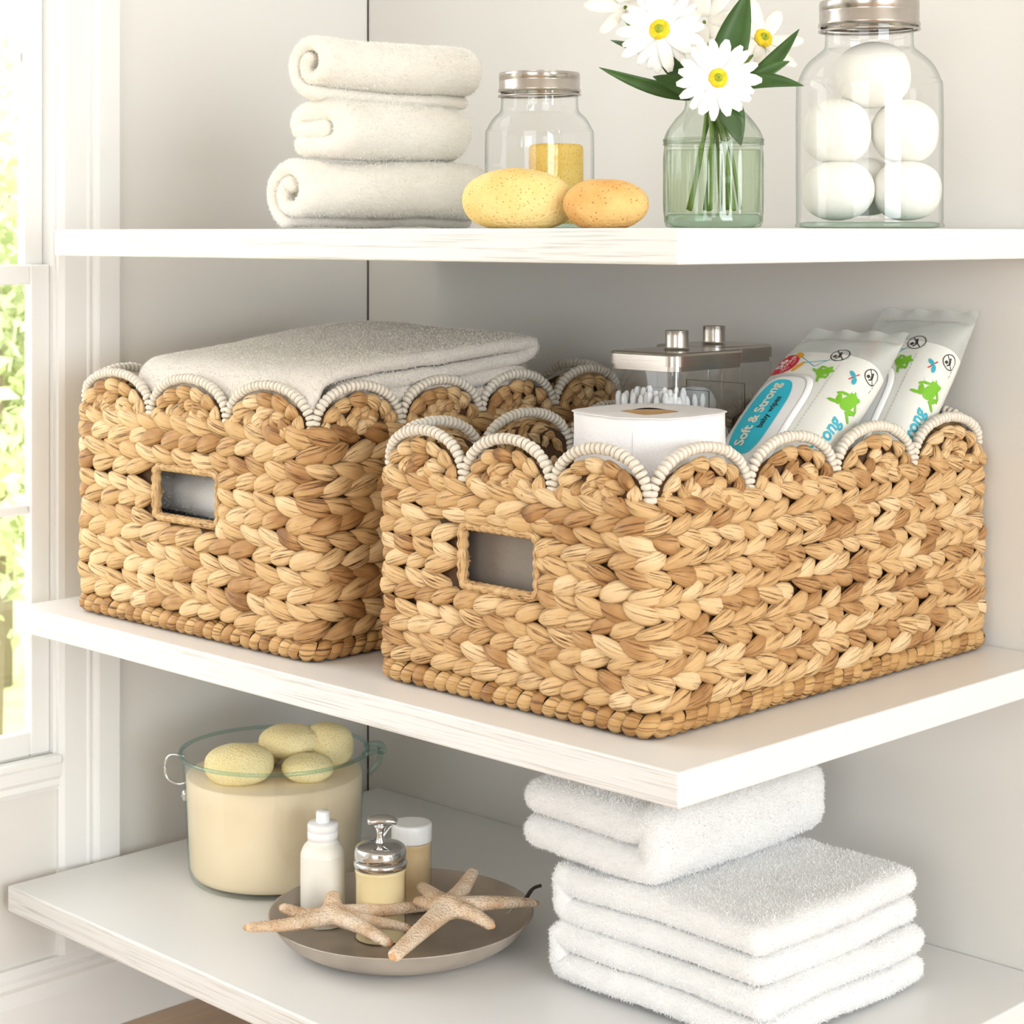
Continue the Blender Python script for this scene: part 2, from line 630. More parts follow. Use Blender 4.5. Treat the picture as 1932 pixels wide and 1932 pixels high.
def sash(x0, x1, z0, z1, rails, bars):
    wpart('sash_stile', [box(x0, x1, sy1 - 0.0215, sy1, z0, z1)])
    wpart('sash_stile', [box(x0, x1, sy0, sy0 + 0.0215, z0, z1)])
    for a, b in rails:
        wpart('sash_rail', [box(x0, x1, sy0 + 0.0215, sy1 - 0.0215, a, b)])
    xm = (x0 + x1) / 2
    lv = [rails[0][1]]
    for a, b in bars:
        wpart('muntin', [box(x0 + 0.002, x1 - 0.002, sy0 + 0.0215, sy1 - 0.0215, a, b)], bev=0.002)
        lv += [a, b]
    lv.append(rails[-1][0])
    for a, b in zip(lv[0::2], lv[1::2]):
        wpart('muntin', [box(x0 + 0.002, x1 - 0.002, ym - 0.005, ym + 0.005, a, b)], bev=0.002)
        wpart('pane', [box(xm - 0.001, xm + 0.001, sy0 + 0.0215, ym - 0.005, a, b)], G_PANE, 0)
        wpart('pane', [box(xm - 0.001, xm + 0.001, ym + 0.005, sy1 - 0.0215, a, b)], G_PANE, 0)


sash(-0.0165, -0.0050, oz0, 0.748, [(oz0, 0.3015), (0.729, 0.748)], [(0.509, 0.519)])
sash(-0.0295, -0.0175, 0.733, oz1, [(0.733, 0.747), (oz1 - 0.03, oz1)], [(0.941, 0.953), (1.24, 1.252)])

# casing around the window, stool and apron under it
prof = [(0, -0.396), (0.005, -0.396), (0.007, -0.390), (0.007, -0.366), (0.0085, -0.364), (0.0085, -0.362), (0.006, -0.360), (0.009, -0.356), (0.010, -0.353), (0.010, -0.330), (0, -0.330)]
n = len(prof)
V = [(x, y, z) for z in (0.084, 1.70) for x, y in prof]
F = [(i, (i + 1) % n, n + (i + 1) % n, n + i) for i in range(n)] + [tuple(range(n - 1, -1, -1)), tuple(range(n, 2 * n))]
tag(obj('trim_1', V, F, TRIM, smooth=False), kind='structure')
V, F = box(-0.0045, 0.012, -1.32, -0.394, 0.2695, 0.2785)
tag(bevel(obj('trim_2', V, F, TRIM, smooth=False), 0.003, 2), kind='structure')
prof = [(0, 0.2435), (0.003, 0.2435), (0.006, 0.249), (0.005, 0.254), (0.008, 0.258), (0.008, 0.2692), (0, 0.2692)]
n = len(prof)
V = [(x, y, z) for y in (-1.31, -0.395) for x, z in prof]
F = [(i, (i + 1) % n, n + (i + 1) % n, n + i) for i in range(n)] + [tuple(range(n)), tuple(range(2 * n - 1, n - 1, -1))]
tag(obj('trim_3', V, F, TRIM, smooth=False), kind='structure')

# garden outside the window
V, F = box(-14, -1.5, -8, 12, -1.45, -1.4)
tag(obj('lawn', V, F, LAWN, smooth=False), 'pale green lawn outside the window', 'lawn', kind='structure')


def tree(loc, h, r, nleaf, m, label):
    t = thing('garden_tree', label, 'tree', loc, 'trees outside the window')
    V, F = tube([(0, 0, 0), (0.03, 0.02, h * 0.4), (0, 0.05, h * 0.75)], [0.09, 0.07, 0.03], 8)
    obj('trunk', V, F, BARK, t)
    nb = 26
    c = rng.normal(size=(nb, 3))
    c /= np.linalg.norm(c, axis=1)[:, None]
    c *= (rng.random(nb) ** 0.4)[:, None] * r * np.array([0.8, 0.8, 1.1])
    c[:, 2] += h * 0.62
    P = c[rng.integers(0, nb, nleaf)] + rng.normal(size=(nleaf, 3)) * r * 0.2
    a = rng.normal(size=(nleaf, 3))
    a /= np.linalg.norm(a, axis=1)[:, None]
    b = np.cross(a, rng.normal(size=(nleaf, 3)))
    b /= np.linalg.norm(b, axis=1)[:, None]
    L = (0.028 + 0.03 * rng.random(nleaf))[:, None]
    V = np.stack([P - a * L, P + b * L * 0.5, P + a * L, P - b * L * 0.5], 1).reshape(-1, 3)
    F = np.arange(nleaf * 4).reshape(-1, 4)
    tag(obj('foliage', V, F, m, t, smooth=False), kind='stuff')


tree((-4.6, 2.15, -1.4), 2.9, 0.95, 5200, LEAF_O, 'green leafy garden tree nearest the window panes')
tree((-6.8, 3.5, -1.4), 3.3, 1.2, 6000, LEAF_P, 'yellowish pale garden tree further behind the green one')
tree((-3.0, -0.35, -1.4), 1.7, 0.55, 5000, LEAF_O, 'low green garden bush below the window')


# ------------------------------------------------------------------ shelves
ZB, ZM, ZT, TH = 0.170, 0.4334, 0.7814, 0.0237


def shelf(name, x0, ztop, label):
    x1 = 0.835
    V, F = box(x0, x1, -0.46, 0, ztop - TH, ztop)
    for v in V:
        if v[1] > -0.2:
            v[1] = wall_y(v[0]) - 0.0008
    o = obj(name, V, F, SHELF_S, smooth=False)
    o.data.materials.append(SHELF)
    o.data.polygons[2].material_index = 1      # grain shows on the long front edge
    bevel(o, 0.0016, 2)
    return tag(o, label, 'shelf', 'floating shelves in the corner')


shelf('floating_shelf', 0.10, ZT, 'top white floating shelf carrying jars, flowers and rolled towels')
shelf('floating_shelf', 0.037, ZM, 'middle white floating shelf carrying the two woven baskets')
shelf('floating_shelf', 0.020, ZB, 'bottom white floating shelf carrying glass pot, metal dish and towel stack')


# ------------------------------------------------------------------ woven baskets
def strand_mesh(path_s, path_z, path_n, wid, thk, pmap, nside=8):
    """leaf strand along (s,z) path on the basket wall; returns V, F, UV"""
    m = len(path_s)
    S = np.array(path_s)
    Z = np.array(path_z)
    N = np.array(path_n)
    ds = np.gradient(S)
    dz = np.gradient(Z)
    ln = np.hypot(ds, dz) + 1e-9
    ps, pz = -dz / ln, ds / ln
    V, UV = [], []
    for j in range(nside):
        an = 2 * PI * j / nside
        ca, sa = math.cos(an), math.sin(an)
        V.append(pmap(S + ps * wid * ca, Z + pz * wid * ca, N + thk * sa))
    V = np.stack(V, 1).reshape(-1, 3)          # index i*nside+j
    F = []
    for i in range(m - 1):
        for j in range(nside):
            k = (j + 1) % nside
            F.append((i * nside + j, (i + 1) * nside + j, (i + 1) * nside + k, i * nside + k))
    F = np.array(F)
    u = np.repeat(np.linspace(0, 1, m), nside)
    return V, F, u


def finish_strands(name, pieces, m, parent, nside, keep, cam_xy):
    """the nearest `keep` pieces become parts of their own, the rest one joined part"""
    dist = [np.linalg.norm(p[0].mean(0) - cam_xy) for p in pieces]
    order = np.argsort(dist)
    rest = []
    for idx, i in enumerate(order):
        V, F, u, rnd = pieces[i]
        if idx < keep:
            me = mesh_np(name, V, F)
            add_attrs(me, F, u, np.full(len(V), rnd), nside)
            link(name, me, m, parent)
        else:
            rest.append(pieces[i])
    if rest:
        Vs, Fs, us, rs, n = [], [], [], [], 0
        for V, F, u, rnd in rest:
            Vs.append(V)
            Fs.append(F + n)
            us.append(u)
            rs.append(np.full(len(V), rnd))
            n += len(V)
        F = np.vstack(Fs)
        me = mesh_np(name + '_remainder', np.vstack(Vs), F)
        add_attrs(me, F, np.concatenate(us), np.concatenate(rs), nside)
        tag(link(name + '_remainder', me, m, parent), kind='stuff')


def add_attrs(me, F, u, rnd, nside):
    at = me.attributes.new('rnd', 'FLOAT', 'POINT')
    at.data.foreach_set('value', rnd.astype(np.float32))
    uvl = me.uv_layers.new(name='UVMap')
    j = np.arange(len(u)) % nside
    v = j / nside
    fu = u[F]                                  # (nf,4)
    fv = v[F].copy()
    wrap = (fv.max(1) - fv.min(1)) > 0.5
    fv[wrap] = np.where(fv[wrap] < 0.25, fv[wrap] + 1, fv[wrap])
    uvl.data.foreach_set('uv', np.stack([fu, fv], -1).astype(np.float32).ravel())


def bead_mesh(r, h):
    prof = [(0.0005, -h), (r * 0.72, -h * 0.95), (r * 0.97, -h * 0.5), (r, 0), (r * 0.97, h * 0.5), (r * 0.72, h * 0.95), (0.0005, h)]
    return lathe(prof, 10)


def basket(label, near, wx, wy, rot, hv, amp, nrows, pitch, hole, seed):
    R = random.Random(seed)
    root = thing('woven_basket', label, 'basket', (near[0], near[1], ZM), 'scalloped woven baskets', math.radians(rot))
    M = Matrix.Translation((near[0], near[1], ZM)) @ Matrix.Rotation(math.radians(rot), 4, 'Z')
    cam_l = np.array(M.inverted() @ Vector(cam.location))
    ins = 0.007
    x1, y0 = -ins, ins
    x0, y1 = -wx + ins, wy - ins
    A, B = x1 - x0, y1 - y0
    sides = [A, B, A, B]
    st = [0, A, A + B, 2 * A + B]
    TOT = 2 * (A + B)
    rc = 0.013
    org = [(x0, y0), (x1, y0), (x1, y1), (x0, y1)]
    dr = [(1, 0), (0, 1), (-1, 0), (0, -1)]
    nr = [(0, -1), (1, 0), (0, 1), (-1, 0)]

    def pmap(s, z, nn):
        s = np.atleast_1d(np.asarray(s, float)) % TOT
        z = np.broadcast_to(z, s.shape)
        nn = np.broadcast_to(nn, s.shape)
        out = np.zeros(s.shape + (3,))
        for k in range(4):
            L = sides[k]
            d = s - st[k]
            msk = (d >= 0) & (d < L)
            if not msk.any():
                continue
            dd = d[msk]
            o = np.array(org[k], float)
            t = np.array(dr[k], float)
            nv = np.array(nr[k], float)
            pos = o + dd[:, None] * t
            nor = np.repeat(nv[None], len(dd), 0)
            # rounded corners
            for end in (0, 1):
                e = dd if end == 0 else L - dd
                cm = e < rc
                if cm.any():
                    cor = o + (t * rc if end == 0 else t * (L - rc)) - nv * rc
                    ang = (1 - e[cm] / rc) * (PI / 4)
                    sg = -1 if end == 0 else 1
                    dirv = np.cos(ang)[:, None] * nv + sg * np.sin(ang)[:, None] * t
                    pos[cm] = cor + rc * dirv
                    nor[cm] = dirv
            out[msk, :2] = pos + nor * nn[msk][:, None]
            out[msk, 2] = z[msk]
        return out

    # scallops: 3 on the short sides, 4 on the long sides
    sc = []
    for k in range(4):
        cnt = 3 if k % 2 == 0 else 4
        p = sides[k] / cnt
        for i in range(cnt):
            sc.append((st[k] + (i + 0.5) * p, p / 2))
    zb = 0.0185
    h = (hv - zb) / nrows
    hs0, hs1, hz0, hz1 = hole
    tt = np.linspace(0, 1, 10)
    prof_w = np.clip(np.sin(PI * np.clip(tt, 0.0, 1) ** 0.78), 0, 1) ** 0.8
    prof_w[0] = 0.12
    prof_w[-1] = 0.06
    pieces = []

    def add(s, z, n0, W, T, bright=None):
        V, F, u = strand_mesh(s, z, n0, W * prof_w, T * np.maximum(prof_w, 0.15), pmap)
        pieces.append((V, F, u, R.random() if bright is None else bright))

    ncol = int(round(TOT / pitch))
    pt = TOT / ncol
    for r_ in range(nrows):
        zc = zb + (r_ + 0.5) * h
        off0 = R.random() * pt
        for c in range(ncol):
            for sg in (1, -1):
                s0 = off0 + c * pt + (0.5 * pt if sg < 0 else 0) + R.uniform(-0.10, 0.10) * pt
                L = pt * R.uniform(1.75, 2.35)
                sm, zm = s0 + L * 0.45, zc + sg * 0.24 * h
                S = s0 + L * tt
                za, zb_ = 0.45 + R.uniform(-0.05, 0.06), -0.03 + R.uniform(-0.05, 0.05)
                Z = zc + sg * h * (zb_ + (za - zb_) * (1 - tt) ** 1.25) + R.uniform(-0.03, 0.03) * h
                N = 0.0002 + 0.0050 * np.sin(PI * np.clip(tt * 1.12 + 0.10, 0, 1)) - 0.0045 * tt ** 2 + R.uniform(-0.0008, 0.0016)
                W = h * R.uniform(0.25, 0.34)
                T = R.uniform(0.0034, 0.0048)
                # keep clear of the hand hole
                if S[-1] > hs0 - 0.002 and S[0] < hs1 + 0.002:
                    if hz0 - 0.1 * h < zm < hz1 + 0.1 * h:
                        if hs0 - 0.10 * L < sm < hs1 - 0.10 * L:
                            continue
                        if sm < hs0:
                            S = s0 + (hs0 + 0.002 - s0) * tt if hs0 - s0 > 0.35 * L else S - (S[-1] - hs0 - 0.002)
                        else:
                            S = np.maximum(s0, hs1 - 0.002) + (S[-1] - max(s0, hs1 - 0.002)) * tt
                    elif zm >= hz1:
                        Z = np.maximum(Z, hz1 + 0.30 * h)
                    else:
                        Z = np.minimum(Z, hz0 - 0.30 * h) if zm > hz0 - 0.6 * h else Z
                add(S, Z, N, W, T)
    # strands filling each scallop
    for c, hw in sc:
        a, b = hw * 0.90, amp * 0.86
        na = 7
        for i in range(na):
            for ro0, ro1, nm in ((0.95, 0.70, 0), (0.42, 0.66, 1)):
                if nm == 1 and i % 2 == 1 and R.random() < 0.5:
                    continue
                f0 = PI * (1.02 - (i - 0.15 + 0.5 * nm) / na + R.uniform(-0.02, 0.02))
                df = PI / na * R.uniform(1.6, 2.0) * (1.0 if nm == 0 else 1.3)
                fi = np.clip(f0 - df * tt, -0.12, PI + 0.12)
                ro = ro0 + (ro1 - ro0) * tt
                S = c + a * ro * np.cos(fi)
                Z = hv - 0.005 + b * ro * np.sin(fi)
                N = 0.0 + 0.0042 * np.sin(PI * np.clip(tt * 1.15 + 0.12, 0, 1)) - 0.0035 * tt ** 2
                add(S, Z, N, h * R.uniform(0.22, 0.27), R.uniform(0.0038, 0.005))
        for (sa, za2, sb, zb2) in ((-0.40, 0.02, 0.10, 0.40), (0.42, 0.04, -0.08, 0.34), (-0.15, -0.05, 0.40, 0.16)):
            S = c + a * (sa + (sb - sa) * tt)
            Z = hv - 0.005 + b * (za2 + (zb2 - za2) * tt + 0.10 * np.sin(PI * tt))
            N = 0.0005 + 0.0040 * np.sin(PI * np.clip(tt * 1.1 + 0.1, 0, 1)) - 0.003 * tt ** 2
            add(S, Z, N, h * R.uniform(0.22, 0.28), R.uniform(0.0035, 0.0045))
    finish_strands('strand', pieces, STRAND, root, 8, 300, cam_l)

    # wrapped coil around the foot
    pieces = []
    nw = int(round(TOT / 0.0125))
    t6 = np.linspace(0, 1, 5)
    pw = np.array([0.72, 0.96, 1.0, 0.96, 0.72])
    for i in range(nw):
        s0 = i * TOT / nw
        lw = TOT / nw * R.uniform(0.96, 1.06)
        skew = R.uniform(0.2, 0.45)
        V, UVu = [], None
        ns = 10
        rows = []
        for q, wq in zip(t6, pw):
            ring = []
            for j in range(ns):
                an = 2 * PI * j / ns
                ring.append(pmap(s0 + lw * q + skew * 0.010 * math.sin(an), 0.0098 + 0.0092 * wq * math.sin(an) * R.uniform(0.98, 1.0), 0.0005 + 0.0078 * wq * math.cos(an))[0])
            rows.append(ring)
        V = np.array(rows).reshape(-1, 3)
        F = np.array([(a * ns + j, (a + 1) * ns + j, (a + 1) * ns + (j + 1) % ns, a * ns + (j + 1) % ns) for a in range(4) for j in range(ns)])
        # grain runs round the coil: swap directions by giving u from the ring angle
        u = np.tile(np.abs(np.linspace(-1, 1, ns)), 5)
        pieces.append((V, F, u, R.random()))
    finish_strands('wrap', pieces, WRAP, root, 10, 300, cam_l)

    # core wall behind the strands, with the hand hole left open
    xs = np.unique(np.concatenate([np.linspace(0, TOT, 321), [hs0, hs1], np.array(st)]))

    def top(s):
        for c, hw in sc:
            d = (s - c + TOT / 2) % TOT - TOT / 2
            if abs(d) <= hw:
                return hv - 0.006 + (amp * 0.82) * math.sqrt(max(0, 1 - (d / hw) ** 2))
        return hv - 0.006
    V, F, idx = [], [], {}

    def vid(i, zi, z):
        key = (i, zi)
        if key not in idx:
            idx[key] = len(V)
            V.append(tuple(pmap(xs[i] % TOT, z, 0.0)[0]))
        return idx[key]
    for i in range(len(xs) - 1):
        k2 = (i + 1) if i + 1 < len(xs) - 1 else 0
        lv = [(0.004, 0.004), (hz0, hz0), (hz1, hz1), (hv - 0.008, hv - 0.008), (top(xs[i]), top(xs[k2]))]
        mid = (xs[i] + xs[i + 1]) / 2
        for q in range(4):
            if q == 1 and hs0 < mid < hs1:
                continue
            F.append((vid(i, q, lv[q][0]), vid(k2, q, lv[q][1]), vid(k2, q + 1, lv[q + 1][1]), vid(i, q + 1, lv[q + 1][0])))
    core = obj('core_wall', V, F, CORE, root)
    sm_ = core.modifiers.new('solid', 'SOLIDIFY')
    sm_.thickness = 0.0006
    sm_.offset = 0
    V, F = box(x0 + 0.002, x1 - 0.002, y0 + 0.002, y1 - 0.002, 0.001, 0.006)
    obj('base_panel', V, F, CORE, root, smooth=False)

    # wrapped rim of the hand hole
    pts = []
    rr = 0.006
    for cs, cz, a0 in ((hs1 - rr, hz1 - rr, 0), (hs0 + rr, hz1 - rr, 90), (hs0 + rr, hz0 + rr, 180), (hs1 - rr, hz0 + rr, 270)):
        for q in range(5):
            an = math.radians(a0 + 22.5 * q)
            pts.append((cs + rr * math.cos(an), cz + rr * math.sin(an)))
    pts.append(pts[0])
    P = np.array(pts)
    seg = np.concatenate([[0], np.cumsum(np.hypot(*np.diff(P, axis=0).T))])
    m = 150
    q = np.linspace(0, seg[-1], m, endpoint=False)
    ps = np.interp(q, seg, P[:, 0])
    pz = np.interp(q, seg, P[:, 1])
    ns = 8
    V = []
    for i in range(m):
        g = np.array([ps[(i + 1) % m] - ps[i - 1], pz[(i + 1) % m] - pz[i - 1]])
        g /= np.linalg.norm(g) + 1e-9
        rad = 0.0030 + 0.0012 * abs(math.sin(PI * q[i] / 0.0075))
        for j in range(ns):
            an = 2 * PI * j / ns
            V.append(pmap(ps[i] - g[1] * rad * math.cos(an), pz[i] + g[0] * rad * math.cos(an), 0.002 + 1.25 * rad * math.sin(an))[0])
    F = np.array([(i * ns + j, i * ns + (j + 1) % ns, ((i + 1) % m) * ns + (j + 1) % ns, ((i + 1) % m) * ns + j) for i in range(m) for j in range(ns)])
    V = np.array(V)
    me = mesh_np('handle_rim', V, F)
    add_attrs(me, F, np.repeat(np.linspace(0, 14, m), ns), np.full(len(V), 0.5), ns)
    link('handle_rim', me, STRAND, root)

    # beads strung along the scalloped edge
    BV, BF = bead_mesh(0.0045, 0.0021)
    bm_ = mesh_np('bead', BV, BF)
    bm_.materials.append(BEAD)
    spots = []
    for c, hw in sc:
        ff = np.linspace(PI, 0, 200)
        S = c + (hw - 0.001) * np.cos(ff)
        Z = hv - 0.003 + (amp + 0.001) * np.sin(ff) ** 0.85
        le = np.concatenate([[0], np.cumsum(np.hypot(np.diff(S), np.diff(Z)))])
        nb = int(le[-1] / 0.0046)
        for i in range(nb):
            d = (i + 0.5) * le[-1] / nb
            s_, z_ = np.interp(d, le, S), np.interp(d, le, Z)
            s2, z2 = np.interp(d + 0.001, le, S), np.interp(d + 0.001, le, Z)
            s1, z1 = np.interp(d - 0.001, le, S), np.interp(d - 0.001, le, Z)
            p = pmap(s_, z_, 0.001)[0]
            tvec = pmap(s2, z2, 0.001)[0] - pmap(s1, z1, 0.001)[0]
            q = Vector(tvec).to_track_quat('Z', 'Y')
            scl = Vector((R.uniform(0.9, 1.08), R.uniform(0.9, 1.08), R.uniform(0.9, 1.1)))
            tilt = Matrix.Rotation(R.uniform(-0.15, 0.15), 4, 'X')
            spots.append((np.linalg.norm(p - cam_l), Matrix.LocRotScale(Vector(p), q, scl) @ tilt))
    spots.sort(key=lambda e: e[0])
    rest = []
    for i, (d, mx) in enumerate(spots):
        if i < 300:
            o = link('bead', bm_, None, root)
            o.matrix_local = mx
        else:
            mm = np.array(mx)
            rest.append((BV @ mm[:3, :3].T + mm[:3, 3], BF))
    if rest:
        V, F = join(rest)
        tag(obj('bead_remainder', V, F, BEAD, root), kind='stuff')
    return root


basket('larger woven basket standing back near the window, holding a grey folded towel', (0.430, -0.430), 0.338, 0.392, 1.2, 0.188, 0.034, 6, 0.0255,
       (0.117, 0.206, 0.098, 0.142), 11)
basket('smaller woven basket at the shelf corner, holding toilet roll and baby wipes', (0.779, -0.421), 0.284, 0.436, 0.4, 0.1635, 0.034, 6, 0.0222,
       (0.089, 0.167, 0.084, 0.129), 23)


# ------------------------------------------------------------------ towels
def sweep_sheet(path, r, length, round_n=5, ds=0.004, dw=0.006):
    """thick sheet folded along a 2-D path (u,v), swept along w, with rounded edges all round"""
    P = np.array(curve_pts(path, 8))
    le = np.concatenate([[0], np.cumsum(np.hypot(*np.diff(P, axis=0).T))])
    m = max(8, int(le[-1] / ds))
    q = np.linspace(0, le[-1], m)
    U, Vv = np.interp(q, le, P[:, 0]), np.interp(q, le, P[:, 1])
    tu, tv = np.gradient(U), np.gradient(Vv)
    ln = np.hypot(tu, tv)
    tu, tv = tu / ln, tv / ln

    def outline(rad):
        a = np.stack([U - tv * rad, Vv + tu * rad], 1)
        b = np.stack([U + tv * rad, Vv - tu * rad], 1)[::-1]
        cap1, cap0 = [], []
        for k in range(1, 5):
            an = PI / 2 - PI * k / 5
            cap1.append((U[-1] + rad * (math.cos(an) * tu[-1] - math.sin(an) * tv[-1]), Vv[-1] + rad * (math.cos(an) * tv[-1] + math.sin(an) * tu[-1])))
            an2 = -PI / 2 - PI * k / 5
            cap0.append((U[0] + rad * (math.cos(an2) * tu[0] - math.sin(an2) * tv[0]), Vv[0] + rad * (math.cos(an2) * tv[0] + math.sin(an2) * tu[0])))
        return np.vstack([a, cap1, b, cap0])
    secs = [(r * (1 - math.cos(PI / 2 * k / round_n)), r * max(0.05, math.sin(PI / 2 * k / round_n))) for k in range(round_n)]
    nmid = max(4, int((length - 2 * r) / dw))
    W = [s[0] for s in secs] + list(np.linspace(r, length - r, nmid)) + [length - s[0] for s in secs[::-1]]
    RR = [s[1] for s in secs] + [r] * nmid + [s[1] for s in secs[::-1]]
    rows = []
    for wv, rad in zip(W, RR):
        o = outline(rad)
        rows.append(np.column_stack([o, np.full(len(o), wv)]))
    n = len(rows[0])
    V = np.vstack(rows)
    F = []
    for i in range(len(rows) - 1):
        for j in range(n):
            k = (j + 1) % n
            F.append((i * n + j, i * n + k, (i + 1) * n + k, (i + 1) * n + j))
    F = np.array(F)
    # end caps: bridge the two sides of the sheet
    caps = []
    for base in (0, (len(rows) - 1) * n):
        for i in range(m - 1):
            a, b = i, i + 1
            c, d = m + 4 + (m - 1 - (i + 1)), m + 4 + (m - 1 - i)
            caps.append((base + a, base + b, base + c, base + d))
    return V, np.vstack([F, np.array(caps)])


def pile(me, parent, count, length, m, seed=1):
    """short terry loops standing on a towel's surface"""
    g = np.random.default_rng(seed)
    me.calc_loop_triangles()
    nt = len(me.loop_triangles)
    T = np.empty(nt * 3, dtype=np.int32)
    me.loop_triangles.foreach_get('vertices', T)
    T = T.reshape(-1, 3)
    C = np.empty(len(me.vertices) * 3, dtype=np.float32)
    me.vertices.foreach_get('co', C)
    C = C.reshape(-1, 3)
    A, B, D = C[T[:, 0]], C[T[:, 1]], C[T[:, 2]]
    N = np.cross(B - A, D - A)
    ar = np.linalg.norm(N, axis=1)
    N = N / (ar[:, None] + 1e-12)
    t = g.choice(nt, count, p=ar / ar.sum())
    u, v = g.random(count), g.random(count)
    f = u + v > 1
    u[f], v[f] = 1 - u[f], 1 - v[f]
    P = A[t] + (B[t] - A[t]) * u[:, None] + (D[t] - A[t]) * v[:, None]
    d = N[t] + g.normal(size=(count, 3)) * 0.55
    d /= np.linalg.norm(d, axis=1)[:, None]
    sd = np.cross(d, g.normal(size=(count, 3)))
    sd /= np.linalg.norm(sd, axis=1)[:, None] + 1e-9
    L = length * (0.5 + 0.7 * g.random(count))[:, None]
    wd = 0.00032
    V = np.stack([P - sd * wd - d * 0.0003, P + sd * wd - d * 0.0003, P + d * L + sd * wd * 0.3], 1).reshape(-1, 3)
    F = np.arange(count * 3).reshape(-1, 3)
    o = obj('pile', V, F, m, parent, smooth=False)
    return tag(o, kind='stuff')


def towel(name, label, path, r, length, origin, au, av, aw, m, pm, npile, plen=0.0024, amp=0.004, freq=9, seed=0, group=None, sag=None):
    V, F = sweep_sheet(path, r, length)
    V = lumpy(V, amp, freq, seed)
    V = lumpy(V, amp * 0.25, freq * 5, seed + 3)
    if sag is not None:
        V = sag(V)
    au, av, aw = (np.array(a, float) / np.linalg.norm(a) for a in (au, av, aw))
    Wd = V[:, :1] * au + V[:, 1:2] * av + V[:, 2:] * aw
    if np.dot(np.cross(au, av), aw) < 0:
        F = F[:, ::-1]
    zmin = Wd[:, 2].min()
    if m is not T_GREY:
        Wd[:, 2] -= zmin                      # lies on what carries it
    root = thing(name, label, 'towel', tuple(origin), group)
    me = mesh_np('cloth', Wd, F)
    bm = bmesh.new()
    bm.from_mesh(me)
    bmesh.ops.recalc_face_normals(bm, faces=bm.faces)
    bm.to_mesh(me)
    bm.free()
    o = link('cloth', me, m, root)
    pile(me, root, npile, plen, pm, seed + 5)
    return root


def ufold(wd, t, gap=0.0, n=1):
    """U-folded sheet: two layers of thickness t, open at u=0, folded at u=wd"""
    r = t / 2
    return [(r, r), (wd * 0.4, r), (wd - t * 1.2, r), (wd - t * 0.55, r * 1.25), (wd - r - 0.001, t * 1.0 + gap / 2), (wd - t * 0.55, t * 1.5 + gap + r * 0.25), (wd - t * 1.2, t * 1.5 + gap), (wd * 0.4, t * 1.5 + gap), (r, t * 1.5 + gap)]


# stack on the bottom shelf
sx0, sx1, sy = 0.537, 0.760, -0.272
towel('folded_towel', 'white folded bath towel at the bottom of the stack', ufold(0.228, 0.0225, 0.0005), 0.0112, 0.215, (0.763, sy - 0.004, ZB + 0.001), (-1, 0, 0), (0, 0, 1), (0, 1, 0), T_WHITE, P_WHITE, 70000, seed=1, amp=0.004, group='folded bath towels stacked on the bottom shelf')
towel('folded_towel', 'white folded bath towel in the middle of the stack', ufold(0.222, 0.0225, 0.0005), 0.0112, 0.208, (0.757, sy, ZB + 0.0475), (-1, 0, 0), (0, 0, 1), (0, 1, 0), T_WHITE, P_WHITE, 70000, seed=2, amp=0.004, group='folded bath towels stacked on the bottom shelf')
towel('folded_towel', 'smaller white folded towel on top of the stack, under the shelf corner', ufold(0.160, 0.0290, 0.0005), 0.0145, 0.222, (0.497, -0.268, ZB + 0.0950), (1, 0, 0), (0, 0, 1), (0.0, 1, 0), T_WHITE, P_WHITE, 60000, seed=3, amp=0.004, group='folded bath towels stacked on the bottom shelf')


# towels in the back basket
towel('folded_towel', 'white towel inside the larger basket, seen through its hand hole', ufold(0.34, 0.040, 0.0005), 0.020, 0.30, (0.112, -0.412, ZM + 0.007), (0, 1, 0), (0, 0, 1), (1, 0, 0), T_WHITE, P_WHITE, 50000, seed=4, amp=0.003)
towel('folded_towel', 'second white towel lying under the grey towel in the larger basket', ufold(0.33, 0.038, 0.0005), 0.019, 0.29, (0.116, -0.400, ZM + 0.0915), (0, 1, 0), (0, 0, 1), (1, 0, 0), T_WHITE, P_WHITE, 40000, seed=5, amp=0.003)


def grey_sag(V):
    V = V.copy()
    V[:, 1] += 0.10 * np.clip(V[:, 0], 0, 0.3) * (1 - 0.25 * V[:, 2] / 0.3)
    return V


gp = [(0.235, 0.0060), (0.12, 0.0058), (0.02, 0.0060), (0.008, 0.012), (0.02, 0.0185), (0.12, 0.0185), (0.222, 0.0185), (0.232, 0.0250), (0.222, 0.0310), (0.12, 0.0310), (0.030, 0.0310), (0.020, 0.0360), (0.030, 0.0420), (0.10, 0.0425),
      (0.19, 0.0425), (0.236, 0.0440), (0.246, 0.0495), (0.236, 0.0555), (0.12, 0.0560), (0.04, 0.0560), (0.006, 0.0530), (-0.004, 0.042), (-0.006, 0.026)]
towel('folded_towel', 'grey-beige striped terry towel folded in layers, heaped in the larger basket', gp, 0.0062, 0.250, (0.168, -0.410, ZM + 0.172), (0, 1, 0), (0, 0, 1), (1, 0, 0), T_GREY, P_GREY, 110000, plen=0.0018, seed=6, amp=0.004, sag=grey_sag)


# rolled towels on the top shelf
def spiral(R, t, squash=1.0, turns=None, end=0.0):
    turns = turns or (R - t) / t * 0.98
    pts = []
    k = int(turns * 14)
    for i in range(k + 1):
        f = i / k
        rr = t * 0.55 + (R - t / 2 - t * 0.55) * f
        an = end - (1 - f) * turns * 2 * PI
        pts.append((rr * math.cos(an), R * squash + rr * squash * math.sin(an)))
    return pts


